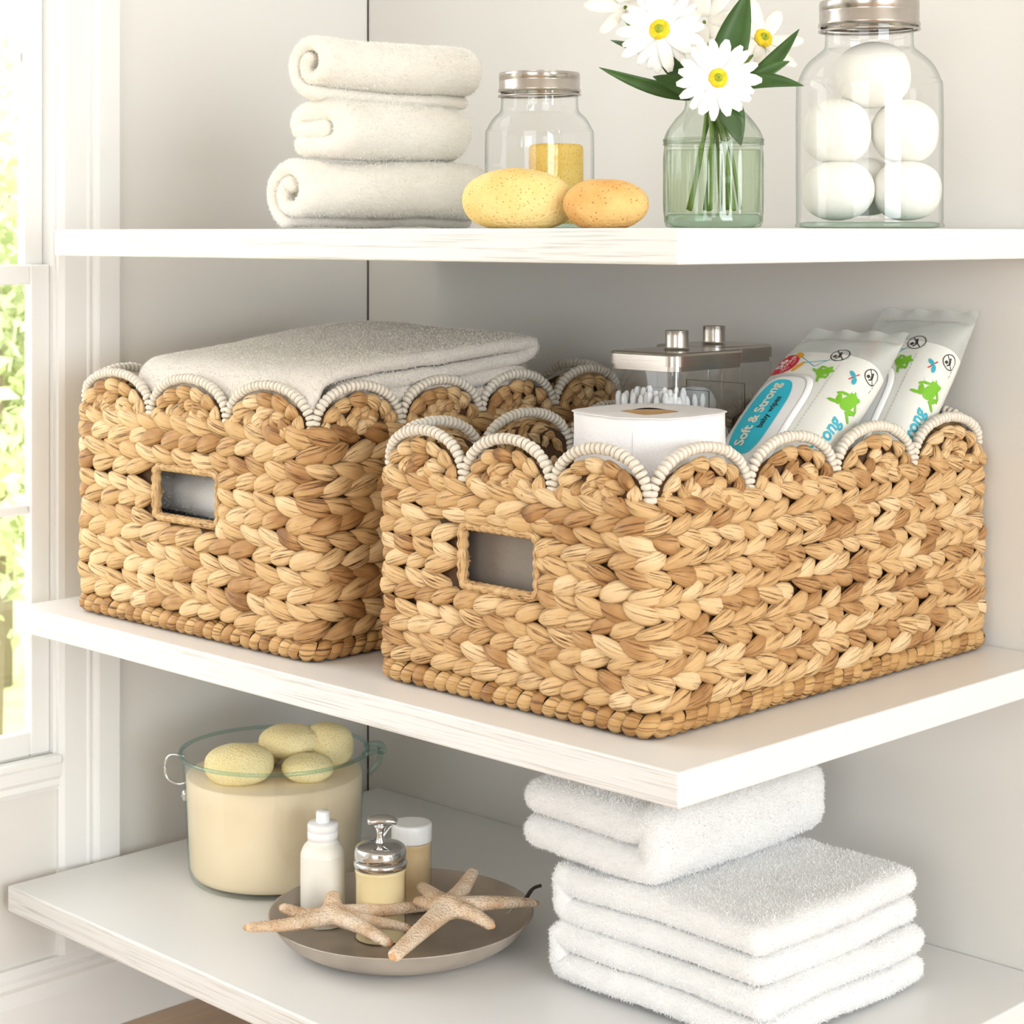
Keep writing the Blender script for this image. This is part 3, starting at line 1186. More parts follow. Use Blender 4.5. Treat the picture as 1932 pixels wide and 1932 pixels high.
def rolled(label, R, t, length, loc, ang, sq, seed, end):
    au = (math.cos(math.radians(ang)), math.sin(math.radians(ang)), 0)
    aw = (-au[1], au[0], 0)
    return towel('rolled_towel', label, spiral(R, t, sq, None, end), t / 2 * 0.94, length, loc, au, (0, 0, 1), aw, T_CREAM, P_CREAM, 45000, plen=0.0018, seed=seed, amp=0.003, freq=14, group='rolled towels on the top shelf')


rolled('cream rolled towel at the bottom of the top-shelf pile, longest roll', 0.0345, 0.0140, 0.200, (0.398, -0.428, ZT), -4, 0.90, 11, -2.0)
towel('rolled_towel', 'cream short towel in the middle of the top-shelf pile', [(0.012, 0.012), (0.045, 0.011), (0.056, 0.024), (0.045, 0.038), (0.012, 0.037), (0.006, 0.028), (0.014, 0.024), (0.036, 0.0245)], 0.0095, 0.160, (0.372, -0.408, ZT + 0.0570), (1, 0.1, 0), (0, 0, 1), (-0.1, 1, 0), T_CREAM, P_CREAM, 36000, plen=0.0018, seed=12, amp=0.003, freq=14, group='rolled towels on the top shelf')
rolled('cream rolled towel on top of the top-shelf pile', 0.0310, 0.0128, 0.190, (0.405, -0.415, ZT + 0.1035), 3, 0.95, 13, -1.6)


# ------------------------------------------------------------------ top shelf objects
def sponge(name, label, loc, rx, ry, rz, ang, m, seed, group=None, e=0.9, parent=None):
    V, F = ellipsoid(rx, ry, rz, 32, 18, e)
    V = lumpy(V, rx * 0.06, 1.2 / rx, seed)
    V[:, 2] = np.maximum(V[:, 2], -rz * 0.93)
    V[:, 2] -= V[:, 2].min()
    o = obj(name, V, F, m, None, loc=loc)
    o.rotation_euler = (0, 0, math.radians(ang))
    return tag(o, label, 'sponge', group)


sponge('bath_sponge', 'large pale yellow oval sponge leaning by the towels on the top shelf', (0.6236, -0.3908, ZT), 0.0415, 0.026, 0.0228, 45, SPONGE_A, 3, 'loose sponges on the top shelf')
sponge('bath_sponge', 'small orange pitted oval sponge beside the flower vase', (0.6889, -0.3679, ZT), 0.0307, 0.022, 0.0185, 45, SPONGE_B, 8, 'loose sponges on the top shelf')


def jar_lid(parent, r, z0, z1):
    p = smooth_prof([(0.0005, z1), (r * 0.9, z1), (r * 0.985, z1 - 0.0006), (r, z1 - 0.002)], 3)
    p += [(r, z0 + (z1 - z0) * 0.62), (r * 0.985, z0 + (z1 - z0) * 0.58), (r, z0 + (z1 - z0) * 0.54), (r * 0.995, z0 + (z1 - z0) * 0.2), (r * 1.02, z0 + (z1 - z0) * 0.12), (r * 1.02, z0), (r * 0.97, z0 - 0.0004)]
    V, F = lathe(p[::-1], 48)
    lid = obj('lid', V, F, LIDM, parent)
    lr = 0.0011
    V, F = tube([(r * 1.0 * math.cos(a), r * 1.0 * math.sin(a), z0 - 0.0028 + 0.0010 * math.sin(a)) for a in np.linspace(0, 2 * PI, 40)], lr, 6, False)
    obj('thread_ring', V, F, LIDM, lid)
    return lid


def jar(name, label, loc, prof, base_h, lid, group=None):
    t = thing(name, label, 'jar', loc, group)
    V, F = lathe(smooth_prof(prof, 5), 56)
    g = obj('glass_body', V, F, G_JAR, t)
    r = prof[1][0]
    p = [(0.0005, 0.0004), (r * 0.92, 0.0004), (r * 1.02, base_h * 0.3), (r * 1.03, base_h * 0.75), (r * 0.95, base_h), (0.0005, base_h * 0.8)]
    V, F = lathe(p, 48)
    obj('glass_base', V, F, G_BASE, t)
    jar_lid(t, *lid)
    return t


bj = 0.0574
jar('glass_jar', 'large clear mason jar with steel lid, full of white bath balls', (0.7486, -0.1243, ZT),
    [(0.0005, 0.001), (bj * 0.93, 0.001), (bj * 0.995, 0.006), (bj, 0.02), (bj, 0.105), (bj * 0.965, 0.118), (bj * 0.86, 0.130), (bj * 0.70, 0.1385), (bj * 0.615, 0.143), (bj * 0.60, 0.150), (bj * 0.60, 0.163)],
    0.0055, (0.0392, 0.1595, 0.1795), 'lidded glass jars on the top shelf')
D2 = np.array([2 ** -0.5, 2 ** -0.5, 0])      # along the shelf's diagonal, left to right
D1 = np.array([-2 ** -0.5, 2 ** -0.5, 0])     # towards the corner
bc = np.array([0.7486, -0.1243, ZT])
for (a, d, z, rx, rz, lb, sd) in [
        (-0.0265, -0.010, 0.0300, 0.0285, 0.0232, 'white bath ball at the bottom left of the large jar', 1),
        (0.0283, -0.008, 0.0300, 0.0262, 0.0235, 'white bath ball at the bottom right of the large jar', 2),
        (0.0030, 0.0305, 0.0340, 0.0245, 0.0240, 'white bath ball behind the others in the large jar', 6),
        (-0.0262, -0.004, 0.0765, 0.0268, 0.0258, 'white bath ball with flat face, middle left of the large jar', 3),
        (0.0285, 0.000, 0.0768, 0.0262, 0.0255, 'white bath ball in the middle right of the large jar', 4),
        (0.0030, 0.000, 0.1215, 0.0296, 0.0262, 'white bath ball on top of the pile in the large jar', 5)]:
    V, F = ellipsoid(rx, rx, rz, 32, 18, 0.88)
    V = lumpy(V, 0.0012, 40, sd)
    p = bc + D2 * a + D1 * d + np.array([0, 0, z])
    tag(obj('bath_ball', V, F, BATH, None, loc=tuple(p)), lb, 'bath ball', 'bath balls in the large jar')

sj = 0.0451
jar('glass_jar', 'small clear mason jar with steel lid, holding a yellow candle', (0.5156, -0.2584, ZT),
    [(0.0005, 0.001), (sj * 0.93, 0.001), (sj * 0.995, 0.005), (sj, 0.015), (sj, 0.074), (sj * 0.96, 0.083), (sj * 0.86, 0.091), (sj * 0.74, 0.0965), (sj * 0.71, 0.101), (sj * 0.70, 0.117)],
    0.0045, (0.0335, 0.1130, 0.1288), 'lidded glass jars on the top shelf')
cr = 0.0226
V, F = lathe([(0.0005, 0.0), (cr, 0.0), (cr, 0.060)] + smooth_prof([(cr, 0.062), (cr * 0.93, 0.0648), (cr * 0.7, 0.0655), (0.0005, 0.0655)], 3), 32)
tag(obj('pillar_candle', V, F, CANDLE, None, loc=(0.5235, -0.2470, ZT + 0.0047)), 'yellow speckled pillar candle inside the small jar', 'candle')

# vase with ribs, water, stems
vr = 0.0364
vase = thing('flower_vase', 'green-tinted ribbed glass bottle vase full of daisies', 'vase', (0.725, -0.2894, ZT))
prof = smooth_prof([(0.0005, 0.0006), (vr * 0.85, 0.0006), (vr * 0.985, 0.004), (vr, 0.012), (vr, 0.060), (vr * 1.02, 0.0635), (vr * 1.0, 0.067), (vr * 0.93, 0.073), (vr * 0.76, 0.0815), (vr * 0.61, 0.0875), (vr * 0.57, 0.093), (vr * 0.58, 0.0985)], 5)
n = 96
V, F = lathe(prof, n)
for i, v in enumerate(V):
    if 0.008 < v[2] < 0.0605:
        f = 1 + 0.024 * math.cos(24 * math.atan2(v[1], v[0])) * min(1, (v[2] - 0.008) / 0.006) * min(1, (0.0605 - v[2]) / 0.004)
        v[0] *= f
        v[1] *= f
obj('glass_body', V, F, G_VASE, vase)
V, F = lathe([(0.0005, 0.0008), (vr * 0.8, 0.0008), (vr * 0.96, 0.0045), (vr * 0.97, 0.009), (vr * 0.9, 0.0108), (0.0005, 0.0095)], 48)
obj('glass_base', V, F, G_BASE, vase)
V, F = lathe([(0.0005, 0.011), (vr * 0.93, 0.012), (vr * 0.955, 0.058), (0.0005, 0.058)], 40)
obj('water', V, F, G_WATER, vase)
V, F = tube([(vr * 0.585 * math.cos(a), vr * 0.585 * math.sin(a), 0.0985) for a in np.linspace(0, 2 * PI, 33)], 0.0011, 6, False)
obj('rim', V, F, G_VASE, vase)
for zz in (0.0622, 0.0655):
    V, F = tube([(vr * 1.015 * math.cos(a), vr * 1.015 * math.sin(a), zz) for a in np.linspace(0, 2 * PI, 41)], 0.0007, 5, False)
    obj('raised_ring', V, F, G_VASE, vase)

VC = np.array([0.725, -0.2894, ZT])


def petal_mesh(L, W, cup, tip=0.75, nl=7, nw=5, twist=0.0, groove=0.0006):
    V, F = [], []
    for i in range(nl):
        t = i / (nl - 1)
        wd = W * (0.35 + 0.65 * math.sin(PI * min(1, t * tip + 0.12))) * (1 if t < 0.999 else 0.55)
        for j in range(nw):
            s = j / (nw - 1) * 2 - 1
            V.append((t * L, s * wd / 2, cup * L * t * t - groove * abs(s) ** 1 * 1.0 + (0.0004 if j % 2 == 0 else 0)))
    for i in range(nl - 1):
        for j in range(nw - 1):
            F.append((i * nw + j, (i + 1) * nw + j, (i + 1) * nw + j + 1, i * nw + j + 1))
    return np.array(V), F


def stem_path(head, face, foot, lean):
    a, b = np.array(head), np.array(foot)
    neck = VC + np.array([lean[0] * 0.7, lean[1] * 0.7, 0.095])
    return curve_pts([tuple(a - np.array(face) * 0.003), tuple(a - np.array(face) * 0.022 + np.array([0, 0, -0.006])), tuple(neck), tuple((neck + b) / 2), tuple(b)], 6)


def flower(name, label, head, face, R, npet, W, m, cup, foot, lean, disc=True, seed=0, rings=1):
    Rn = random.Random(seed)
    t = thing(name, label, 'flower', tuple(head), 'flowers in the vase')
    fz = Vector(face).normalized()
    q = fz.to_track_quat('Z', 'Y')
    solids = []
    for ring in range(rings):
        for i in range(npet):
            V, F = petal_mesh(R * Rn.uniform(0.9, 1.05) * (1 - 0.12 * ring), W * Rn.uniform(0.85, 1.12), cup * Rn.uniform(0.4, 1.6) + 0.10 * ring)
            a = 2 * PI * (i + 0.5 * ring + Rn.uniform(-0.18, 0.18)) / npet
            me = mesh_np('petal', V, F)
            o = link('petal', me, m, t)
            so = o.modifiers.new('thickness', 'SOLIDIFY')
            so.thickness = 0.0004
            o.matrix_local = q.to_matrix().to_4x4() @ Matrix.Translation((0, 0, 0.0012 * ring)) @ Matrix.Rotation(a, 4, 'Z') @ Matrix.Translation((R * 0.10, 0, Rn.uniform(-0.001, 0.001))) @ Matrix.Rotation(Rn.uniform(-0.25, 0.25), 4, 'X')
    if disc:
        V, F = lathe(smooth_prof([(0.0005, 0.0030), (R * 0.12, 0.0032), (R * 0.22, 0.0026), (R * 0.255, 0.0005), (R * 0.2, -0.001)], 3)[::-1], 24)
        V = lumpy(V, 0.0005, 600, seed)
        o = obj('disc', V, F, DISC_Y, t)
        o.matrix_local = q.to_matrix().to_4x4()
        V, F = lathe(smooth_prof([(0.0005, 0.0046), (R * 0.07, 0.0044), (R * 0.13, 0.0028)], 3)[::-1], 20)
        o2 = obj('disc_heart', V, F, DISC_G, o)
    P = [np.array(p) - np.array(head) for p in stem_path(head, np.array(fz), foot, lean)]
    V, F = tube(P, 0.0014, 7)
    obj('stem', V, F, STEM, t)
    return t


CAMDIR = np.array([0.7071, -0.7071, 0])
flower('daisy', 'white daisy with green-yellow heart facing forward over the vase', (0.7560, -0.3222, 0.8890), (0.72, -0.70, 0.10), 0.0275, 19, 0.0088, PETAL, 0.02, tuple(VC + np.array([0.006, -0.012, 0.013])), (0.004, -0.004), seed=2, rings=1)
flower('daisy', 'white daisy drooping to the left above the vase', (0.7035, -0.3250, 0.9275), (0.50, -0.86, 0.16), 0.0300, 20, 0.0092, PETAL, -0.05, tuple(VC + np.array([-0.014, -0.010, 0.013])), (-0.004, -0.004), seed=5, rings=1)
flower('lily', 'cream lily with yellow stamens at the right behind the big leaf', (0.7080, -0.2080, 0.9290), (0.85, -0.35, 0.35), 0.030, 7, 0.0135, LILY, 0.22, tuple(VC + np.array([0.012, 0.010, 0.013])), (0.003, 0.003), disc=True, seed=7)
flower('lily', 'cream lily at the back, cut by the top of the picture', (0.6720, -0.2360, 0.9440), (0.5, -0.75, 0.4), 0.033, 7, 0.0150, LILY, 0.16, tuple(VC + np.array([-0.004, 0.014, 0.013])), (0, 0.002), disc=False, seed=9)
flower('lily', 'cream lily at the far left, behind the drooping daisy', (0.6700, -0.3260, 0.9480), (0.5, -0.8, 0.3), 0.027, 6, 0.0130, LILY, 0.12, tuple(VC + np.array([-0.008, 0.004, 0.013])), (-0.003, 0.0), disc=False, seed=15)


def leaf(label_root, base, tip, width, sag, roll, seed):
    base, tip = np.array(base), np.array(tip)
    L = np.linalg.norm(tip - base)
    d = (tip - base) / L
    view = np.array([0.7071, -0.7071, 0.12])
    side = np.cross(d, view)
    side /= np.linalg.norm(side)
    nor = np.cross(side, d)
    side = side * math.cos(roll) + nor * math.sin(roll)
    nor = np.cross(side, d)
    V, F = [], []
    nl, nw = 12, 5
    for i in range(nl):
        t = i / (nl - 1)
        wd = width * math.sin(PI * min(1, t ** 0.8 * 0.97 + 0.03)) ** 0.85 + 0.0004
        c = base + d * L * t + np.array([0, 0, 1]) * sag * math.sin(PI * t)
        for j in range(nw):
            s = j / (nw - 1) * 2 - 1
            V.append(c + side * s * wd / 2 + nor * (abs(s) * wd * 0.18))
    for i in range(nl - 1):
        for j in range(nw - 1):
            F.append((i * nw + j, (i + 1) * nw + j, (i + 1) * nw + j + 1, i * nw + j + 1))
    V = np.array(V) - np.array(label_root.location)
    o = obj('leaf', V, F, LEAF, label_root)
    so = o.modifiers.new('thickness', 'SOLIDIFY')
    so.thickness = 0.0005
    return o


sprig = thing('foliage_sprig', 'dark green leafy sprigs fanning out between the flowers', 'foliage', tuple(VC + np.array([0, 0, 0.013])))
for b, t_, wd, sg, rl, sd in [
        ((0.7203, -0.2799, 0.880), (0.7308, -0.2553, 0.9600), 0.0260, 0.0, 0.15, 1),
        ((0.7275, -0.2586, 0.885), (0.7397, -0.2040, 0.9341), 0.0130, -0.004, 0.3, 2),
        ((0.7365, -0.2637, 0.8900), (0.7588, -0.2414, 0.9060), 0.0100, 0.001, 0.2, 3),
        ((0.7380, -0.2890, 0.8850), (0.7844, -0.2583, 0.8854), 0.0120, 0.004, 0.2, 4),
        ((0.7150, -0.2858, 0.8790), (0.6854, -0.3714, 0.8981), 0.0110, -0.003, 0.4, 5),
        ((0.7180, -0.2900, 0.8800), (0.6900, -0.3190, 0.9170), 0.0170, 0.0, 0.2, 6),
        ((0.7380, -0.2960, 0.8760), (0.7519, -0.2908, 0.8418), 0.0200, 0.004, 0.1, 7),
        ((0.7050, -0.3000, 0.9050), (0.6377, -0.3060, 0.9256), 0.0080, 0.0, 0.3, 8),
        ((0.7160, -0.3000, 0.8800), (0.7010, -0.3300, 0.8930), 0.0120, 0.002, 0.2, 9)]:
    leaf(sprig, b, t_, wd, sg, rl, sd)
for i in range(7):
    a = i * 0.9
    p0 = np.array([0.004 * math.cos(a), 0.004 * math.sin(a), 0.085])
    p1 = np.array([0.020 * math.cos(a + 0.8), 0.020 * math.sin(a + 0.8), 0.001])
    V, F = tube(curve_pts([tuple(p0), tuple((p0 + p1) / 2 + np.array([0.002, 0, 0])), tuple(p1)], 5), 0.0014, 6)
    obj('stem', V, F, STEM, sprig)


# ------------------------------------------------------------------ bottom shelf objects
# glass pot
pot = thing('glass_pot', 'round glass pot with wire handle, cream filling and sponges on top', 'pot', (0.1705, -0.2640, ZB))
pr = 0.0862
prof = smooth_prof([(0.0005, 0.0006), (pr * 0.80, 0.0006), (pr * 0.90, 0.003), (pr * 0.935, 0.010), (pr * 0.95, 0.03), (pr * 0.985, 0.09), (pr * 1.01, 0.112), (pr * 1.03, 0.118)], 5)
V, F = lathe(prof, 64)
obj('glass_body', V, F, G_POT, pot)
V, F = tube([(pr * 1.028 * math.cos(a), pr * 1.028 * math.sin(a), 0.118) for a in np.linspace(0, 2 * PI, 73)], 0.0019, 8, False)
obj('glass_rim', V, F, G_RIM, pot)
fp = [(0.0005, 0.0035), (pr * 0.78, 0.0035), (pr * 0.885, 0.006), (pr * 0.915, 0.012), (pr * 0.93, 0.03), (pr * 0.955, 0.080), (pr * 0.962, 0.0965), (pr * 0.94, 0.0978), (0.0005, 0.0945)]
V, F = lathe(fp, 64)
obj('cream_filling', V, F, CREAM, pot)
lu = -D2                                    # handle on the left
hp = [lu * pr * 0.99 + np.array([0, 0, 0.112]), lu * (pr + 0.012) + np.array([0, 0, 0.1135]), lu * (pr + 0.0175) + np.array([0, 0, 0.105]), lu * (pr + 0.016) + np.array([0, 0, 0.092]), lu * (pr + 0.006) + np.array([0, 0, 0.086]), lu * pr * 0.975 + np.array([0, 0, 0.087])]
V, F = tube(curve_pts([tuple(p) for p in hp], 6), 0.0013, 8)
hd = obj('wire_handle', V, F, CHROME, pot)
V, F = ellipsoid(0.0035, 0.0035, 0.006, 12, 8)
V = V + (lu * pr * 0.985 + np.array([0, 0, 0.075]))
obj('rivet', V, F, CHROME, hd)
ear = [D2 * pr * 0.99 + D1 * -0.018 + np.array([0, 0, 0.118]), D2 * (pr + 0.012) + D1 * -0.012 + np.array([0, 0, 0.1205]), D2 * (pr + 0.0165) + np.array([0, 0, 0.117]), D2 * (pr + 0.012) + D1 * 0.012 + np.array([0, 0, 0.1205]), D2 * pr * 0.99 + D1 * 0.018 + np.array([0, 0, 0.118])]
V, F = tube(curve_pts([tuple(p) for p in ear], 6), 0.0042, 8, True, 0.7)
obj('glass_handle', V, F, G_RIM, pot)
V, F = tube(curve_pts([tuple(D2 * (pr + 0.0145) + np.array([0, 0, 0.116])), tuple(D2 * (pr + 0.012) + np.array([0, 0, 0.106])), tuple(D2 * (pr * 1.0 + 0.003) + np.array([0, 0, 0.096]))], 5), 0.0036, 8, True, 0.8)
obj('glass_handle_foot', V, F, G_RIM, pot)
pc = np.array([0.1705, -0.2640, ZB + 0.0955])
for a, d, z, rx, ry, rz, ang, lb, sd in [
        (-0.030, -0.030, 0, 0.0325, 0.026, 0.0185, 60, 'yellow oval sponge at the front left in the glass pot', 1),
        (0.014, 0.018, 0.0125, 0.0315, 0.025, 0.0150, 45, 'yellow oval sponge lying highest in the glass pot', 2),
        (0.047, 0.026, 0, 0.0260, 0.023, 0.0215, 45, 'yellow oval sponge at the right in the glass pot', 3),
        (0.034, -0.022, 0, 0.0240, 0.022, 0.0125, 45, 'yellow oval sponge low at the front right in the glass pot', 4),
        (-0.022, 0.030, 0, 0.0250, 0.022, 0.0100, 45, 'yellow oval sponge at the rear of the glass pot', 5)]:
    p = pc + D2 * a + D1 * d + np.array([0, 0, z])
    sponge('bath_sponge', lb, tuple(p), rx, ry, rz, ang, SPONGE_C, sd + 20, 'sponges in the glass pot', 0.85)

# metal dish
dc = np.array([0.390, -0.2992, ZB])
dish = thing('metal_dish', 'shallow pewter dish holding bottles and starfish', 'dish', tuple(dc))
dr_ = 0.1135
prof = smooth_prof([(0.0005, 0.0008), (dr_ * 0.55, 0.0006), (dr_ * 0.72, 0.0030), (dr_ * 0.88, 0.0120), (dr_ * 0.975, 0.0245), (dr_, 0.0280)], 5)
inner = smooth_prof([(dr_ * 0.988, 0.0284), (dr_ * 0.955, 0.0245), (dr_ * 0.86, 0.0130), (dr_ * 0.71, 0.0050), (dr_ * 0.55, 0.0030), (0.0005, 0.0030)], 5)
V, F = lathe(prof + inner, 72)
obj('bowl', V, F, PEWTER, dish)
a0 = D2 * 0.965 + D1 * 0.26
pth = [a0 * dr_ * 0.97 + np.array([0, 0, 0.027]), a0 * dr_ * 1.03 + np.array([0, 0, 0.036]), a0 * dr_ * 1.10 + np.array([0, 0, 0.0385])]
V, F = tube(curve_pts([tuple(p) for p in pth], 5), [0.0018] * 5 + [0.0015] * 6, 7)
hk = obj('hook', V, F, mat('dark_iron', (70, 64, 58), 0.5, 0.6), dish)
V, F = tube(curve_pts([tuple(a0 * dr_ * 0.99 + np.array([0, 0, 0.029])), tuple(a0 * dr_ * 0.92 + np.array([0, 0, 0.026])), tuple(a0 * dr_ * 0.83 + np.array([0, 0, 0.016]))], 5), 0.0010, 6)
obj('cord', V, F, CORD, hk)


def bottle(name, label, loc, body, content, cm, cap_parts, cat='bottle', glass=G_PLASTIC):
    t = thing(name, label, cat, loc)
    V, F = lathe(smooth_prof(content, 4), 40)
    obj('contents', V, F, cm, t)
    if body:
        V, F = lathe(smooth_prof(body, 4), 40)
        obj('bottle_body', V, F, glass, t)
    for nm, prof, m in cap_parts:
        V, F = lathe(prof, 40)
        obj(nm, V, F, m, t)
    return t


zf = ZB + 0.0033
br = 0.0196
bottle('lotion_bottle', 'white lotion bottle with white push cap on the metal dish', (0.3120, -0.3215, zf), None,
       [(0.0005, 0), (br * 0.9, 0), (br, 0.003), (br, 0.010), (br, 0.056), (br * 0.97, 0.063), (br * 0.85, 0.0685), (br * 0.68, 0.072), (br * 0.66, 0.075)], LOTION,
       [('cap', [(br * 0.6, 0.0735), (br * 0.69, 0.074), (br * 0.69, 0.0805), (br * 0.665, 0.0808), (br * 0.665, 0.0814), (br * 0.69, 0.0817), (br * 0.69, 0.0868), (br * 0.64, 0.0885), (br * 0.25, 0.0890)], LID_P),
        ('nozzle', [(br * 0.31, 0.0885), (br * 0.30, 0.0975), (br * 0.26, 0.0985), (0.0005, 0.0986)], LID_P)])
br = 0.0222
pump = bottle('pump_bottle', 'amber soap bottle with chrome pump top at the middle of the dish', (0.3735, -0.3085, zf),
              [(0.0005, 0), (br * 0.92, 0), (br, 0.003), (br, 0.012), (br, 0.058), (br, 0.062)],
              [(0.0005, 0.002), (br * 0.86, 0.002), (br * 0.93, 0.005), (br * 0.93, 0.050), (br * 0.93, 0.060), (0.0005, 0.060)], SOAP,
              [('collar', [(br * 0.9, 0.0605), (br * 1.03, 0.061), (br * 1.05, 0.0645), (br * 1.03, 0.0665), (br * 0.98, 0.0672)], CHROME),
               ('pump_base', smooth_prof([(br * 0.98, 0.0672), (br * 1.01, 0.070), (br * 1.01, 0.0745), (br * 0.93, 0.0785), (br * 0.7, 0.0805), (br * 0.3, 0.0815), (0.0005, 0.0818)], 4), CHROME),
               ('pump_stem', [(0.0046, 0.081), (0.0036, 0.084), (0.0028, 0.088), (0.0046, 0.0940), (0.0060, 0.0965), (0.0005, 0.099)], CHROME)])
V, F = tube(curve_pts([(-0.004, -0.004, 0.0985), (0.003, 0.003, 0.0998), (0.0105, 0.0105, 0.0995), (0.0135, 0.0135, 0.0975)], 5), [0.0052, 0.0066, 0.0072, 0.0074] + [0.0074] * 4 + [0.0070, 0.0066, 0.0062, 0.0058, 0.0054, 0.0050, 0.0046, 0.0040], 12, True, 0.55)
V = V + np.array([-0.0035, -0.0035, 0.001])
ph = obj('pump_head', V, F, CHROME, pump)
V, F = tube(curve_pts([(0.007, 0.007, 0.0960), (0.003, 0.003, 0.089), (0.001, 0.001, 0.084)], 4), 0.0011, 6)
obj('pump_lever', V, F, CHROME, ph)
br = 0.0178
bottle('cream_jar', 'tan cream jar with wide white screw cap at the back of the dish', (0.3400, -0.2420, ZB + 0.0052),
       [(0.0005, 0), (br * 0.92, 0), (br, 0.003), (br, 0.014), (br, 0.052), (br, 0.060)],
       [(0.0005, 0.005), (br * 0.86, 0.005), (br * 0.93, 0.007), (br * 0.93, 0.05), (br * 0.93, 0.059), (0.0005, 0.059)], SOAP2,
       [('cap', smooth_prof([(br * 0.95, 0.0595), (br * 1.02, 0.060), (br * 1.02, 0.066), (br * 1.02, 0.073), (br * 0.97, 0.0752), (br * 0.8, 0.0758), (0.0005, 0.0758)], 3), LID_P)], cat='jar')


# starfish
def starfish(label, c, tips, r0, seed):
    root = thing('starfish', label, 'starfish', tuple(c), 'starfish on the metal dish')
    c = np.array(c, float)
    parts = []
    for tp, mid, rt in tips:
        tp = np.array(tp, float) - c
        md = tp * 0.5 + np.array(mid, float)
        P = curve_pts([(0, 0, 0), tuple(md), tuple(tp)], 10)
        k = len(P)
        rad = [r0 + (rt - r0) * min(1, (i / (k - 1)) ** 0.8) for i in range(k)]
        rad[-1] = rt * 0.55
        parts.append(tube(P, rad, 12, True, 0.75))
    V, F = ellipsoid(r0 * 1.15, r0 * 1.15, r0 * 0.85, 16, 10)
    parts.append((V, F))
    V, F = join(parts)
    me = mesh_np('starfish_body', V, F)
    o = link('body', me, STAR, root)
    rm = o.modifiers.new('remesh', 'REMESH')
    rm.mode = 'VOXEL'
    rm.voxel_size = 0.0011
    rm.use_smooth_shade = True
    sm = o.modifiers.new('smooth', 'SMOOTH')
    sm.iterations = 5
    # knobbly ridge of tubercles down each arm
    g = random.Random(seed)
    bumps = []
    for tp, mid, rt in tips:
        tp = np.array(tp, float) - c
        md = tp * 0.5 + np.array(mid, float)
        P = curve_pts([(0, 0, 0), tuple(md), tuple(tp)], 12)
        for i in range(3, int(len(P) * 0.8)):
            f = i / (len(P) - 1)
            r = r0 + (rt - r0) * f ** 0.55
            d = np.array(P[i]) - np.array(P[i - 1])
            sd = np.cross(d, (0, 0, 1))
            sd /= np.linalg.norm(sd) + 1e-9
            for off in (-0.75, -0.3, 0.3, 0.75):
                if abs(d[2]) > 0.4 * np.linalg.norm(d):
                    continue
                p = np.array(P[i]) + sd * off * r + np.array([0, 0, r * 0.75 * math.sqrt(1 - off * off)]) + np.array([g.uniform(-1, 1), g.uniform(-1, 1), 0]) * 0.0005
                v, f_ = ellipsoid(0.0007, 0.0007, 0.0006, 6, 4)
                bumps.append((v + p, f_))
    V, F = join(bumps)
    tag(obj('tubercles', V, F, STAR, root), kind='stuff')
    for tp, mid, rt in tips:
        tp = np.array(tp, float) - c
        md = tp * 0.5 + np.array(mid, float)
        d = tp - md
        d /= np.linalg.norm(d)
        V, F = ellipsoid(rt * 0.62, rt * 0.62, rt * 0.52, 12, 8)
        obj('arm_tip', V + tp - d * rt * 0.25, F, STARTIP, root)
    return root


starfish('tan starfish at the left front of the dish, one arm past the rim', (0.3700, -0.3590, 0.2040), [
    ((0.3486, -0.4344, 0.2065), (0.004, 0.0, -0.0015), 0.0045), ((0.3230, -0.3770, 0.2035), (0, 0, -0.004), 0.0050), ((0.3575, -0.3480, 0.2170), (0, 0, 0.001), 0.0051),
    ((0.4080, -0.2700, 0.2000), (0.003, 0, 0.001), 0.0045), ((0.4240, -0.3200, 0.1965), (0, 0, 0), 0.0040), ((0.4470, -0.3620, 0.1995), (0, 0, 0.002), 0.0048)], 0.0112, 1)
starfish('tan six-armed starfish lying across the right of the dish', (0.4443, -0.2950, 0.2130), [
    ((0.4150, -0.2370, 0.2235), (0, 0, -0.002), 0.0050), ((0.4760, -0.2200, 0.2060), (0, 0, 0.002), 0.0043), ((0.4818, -0.2790, 0.2020), (0, 0, 0.003), 0.0055),
    ((0.4710, -0.3810, 0.2000), (0, 0, 0.0005), 0.0062), ((0.3900, -0.2770, 0.2140), (0, 0, 0.0), 0.0050), ((0.4050, -0.2960, 0.2090), (0, 0, 0.0), 0.0048)], 0.0120, 2)


# ------------------------------------------------------------------ contents of the front basket
zi = ZM + 0.0065
V, F = box(0.515, 0.757, -0.400, -0.010, zi, ZM + 0.128)
o = obj('wrapped_box', V, F, TAUPE, None, smooth=False)
bevel(o, 0.006, 3)
tag(o, 'grey-brown wrapped box inside the smaller basket, seen through its hand hole', 'box')
zt = ZM + 0.1285

# toilet roll
roll = thing('toilet_roll', 'white toilet paper roll standing upright in the smaller basket', 'toilet roll', (0.7020, -0.3350, zt))
rr, rh = 0.0552, 0.0865
V, F = lathe([(0.0215, 0.0005)] + smooth_prof([(0.023, 0.0002), (rr - 0.001, 0.0002), (rr, 0.0015)], 3) + [(rr, z) for z in np.linspace(0.004, rh - 0.003, 12)] + smooth_prof([(rr, rh - 0.0012), (rr - 0.0012, rh), (0.0215, rh - 0.0006)], 4), 72)
for v in V:
    a = math.atan2(v[1], v[0])
    v[2] += 0.0006 * math.sin(3 * a + 1) * (v[2] > rh * 0.8)
obj('paper', lumpy(V, 0.0006, 60, 3), F, PAPER, roll)
V, F = lathe([(0.0215, 0.0), (0.0215, rh - 0.001), (0.0207, rh - 0.001), (0.0207, 0.0)], 40)
obj('cardboard_core', V, F, CARD, roll)
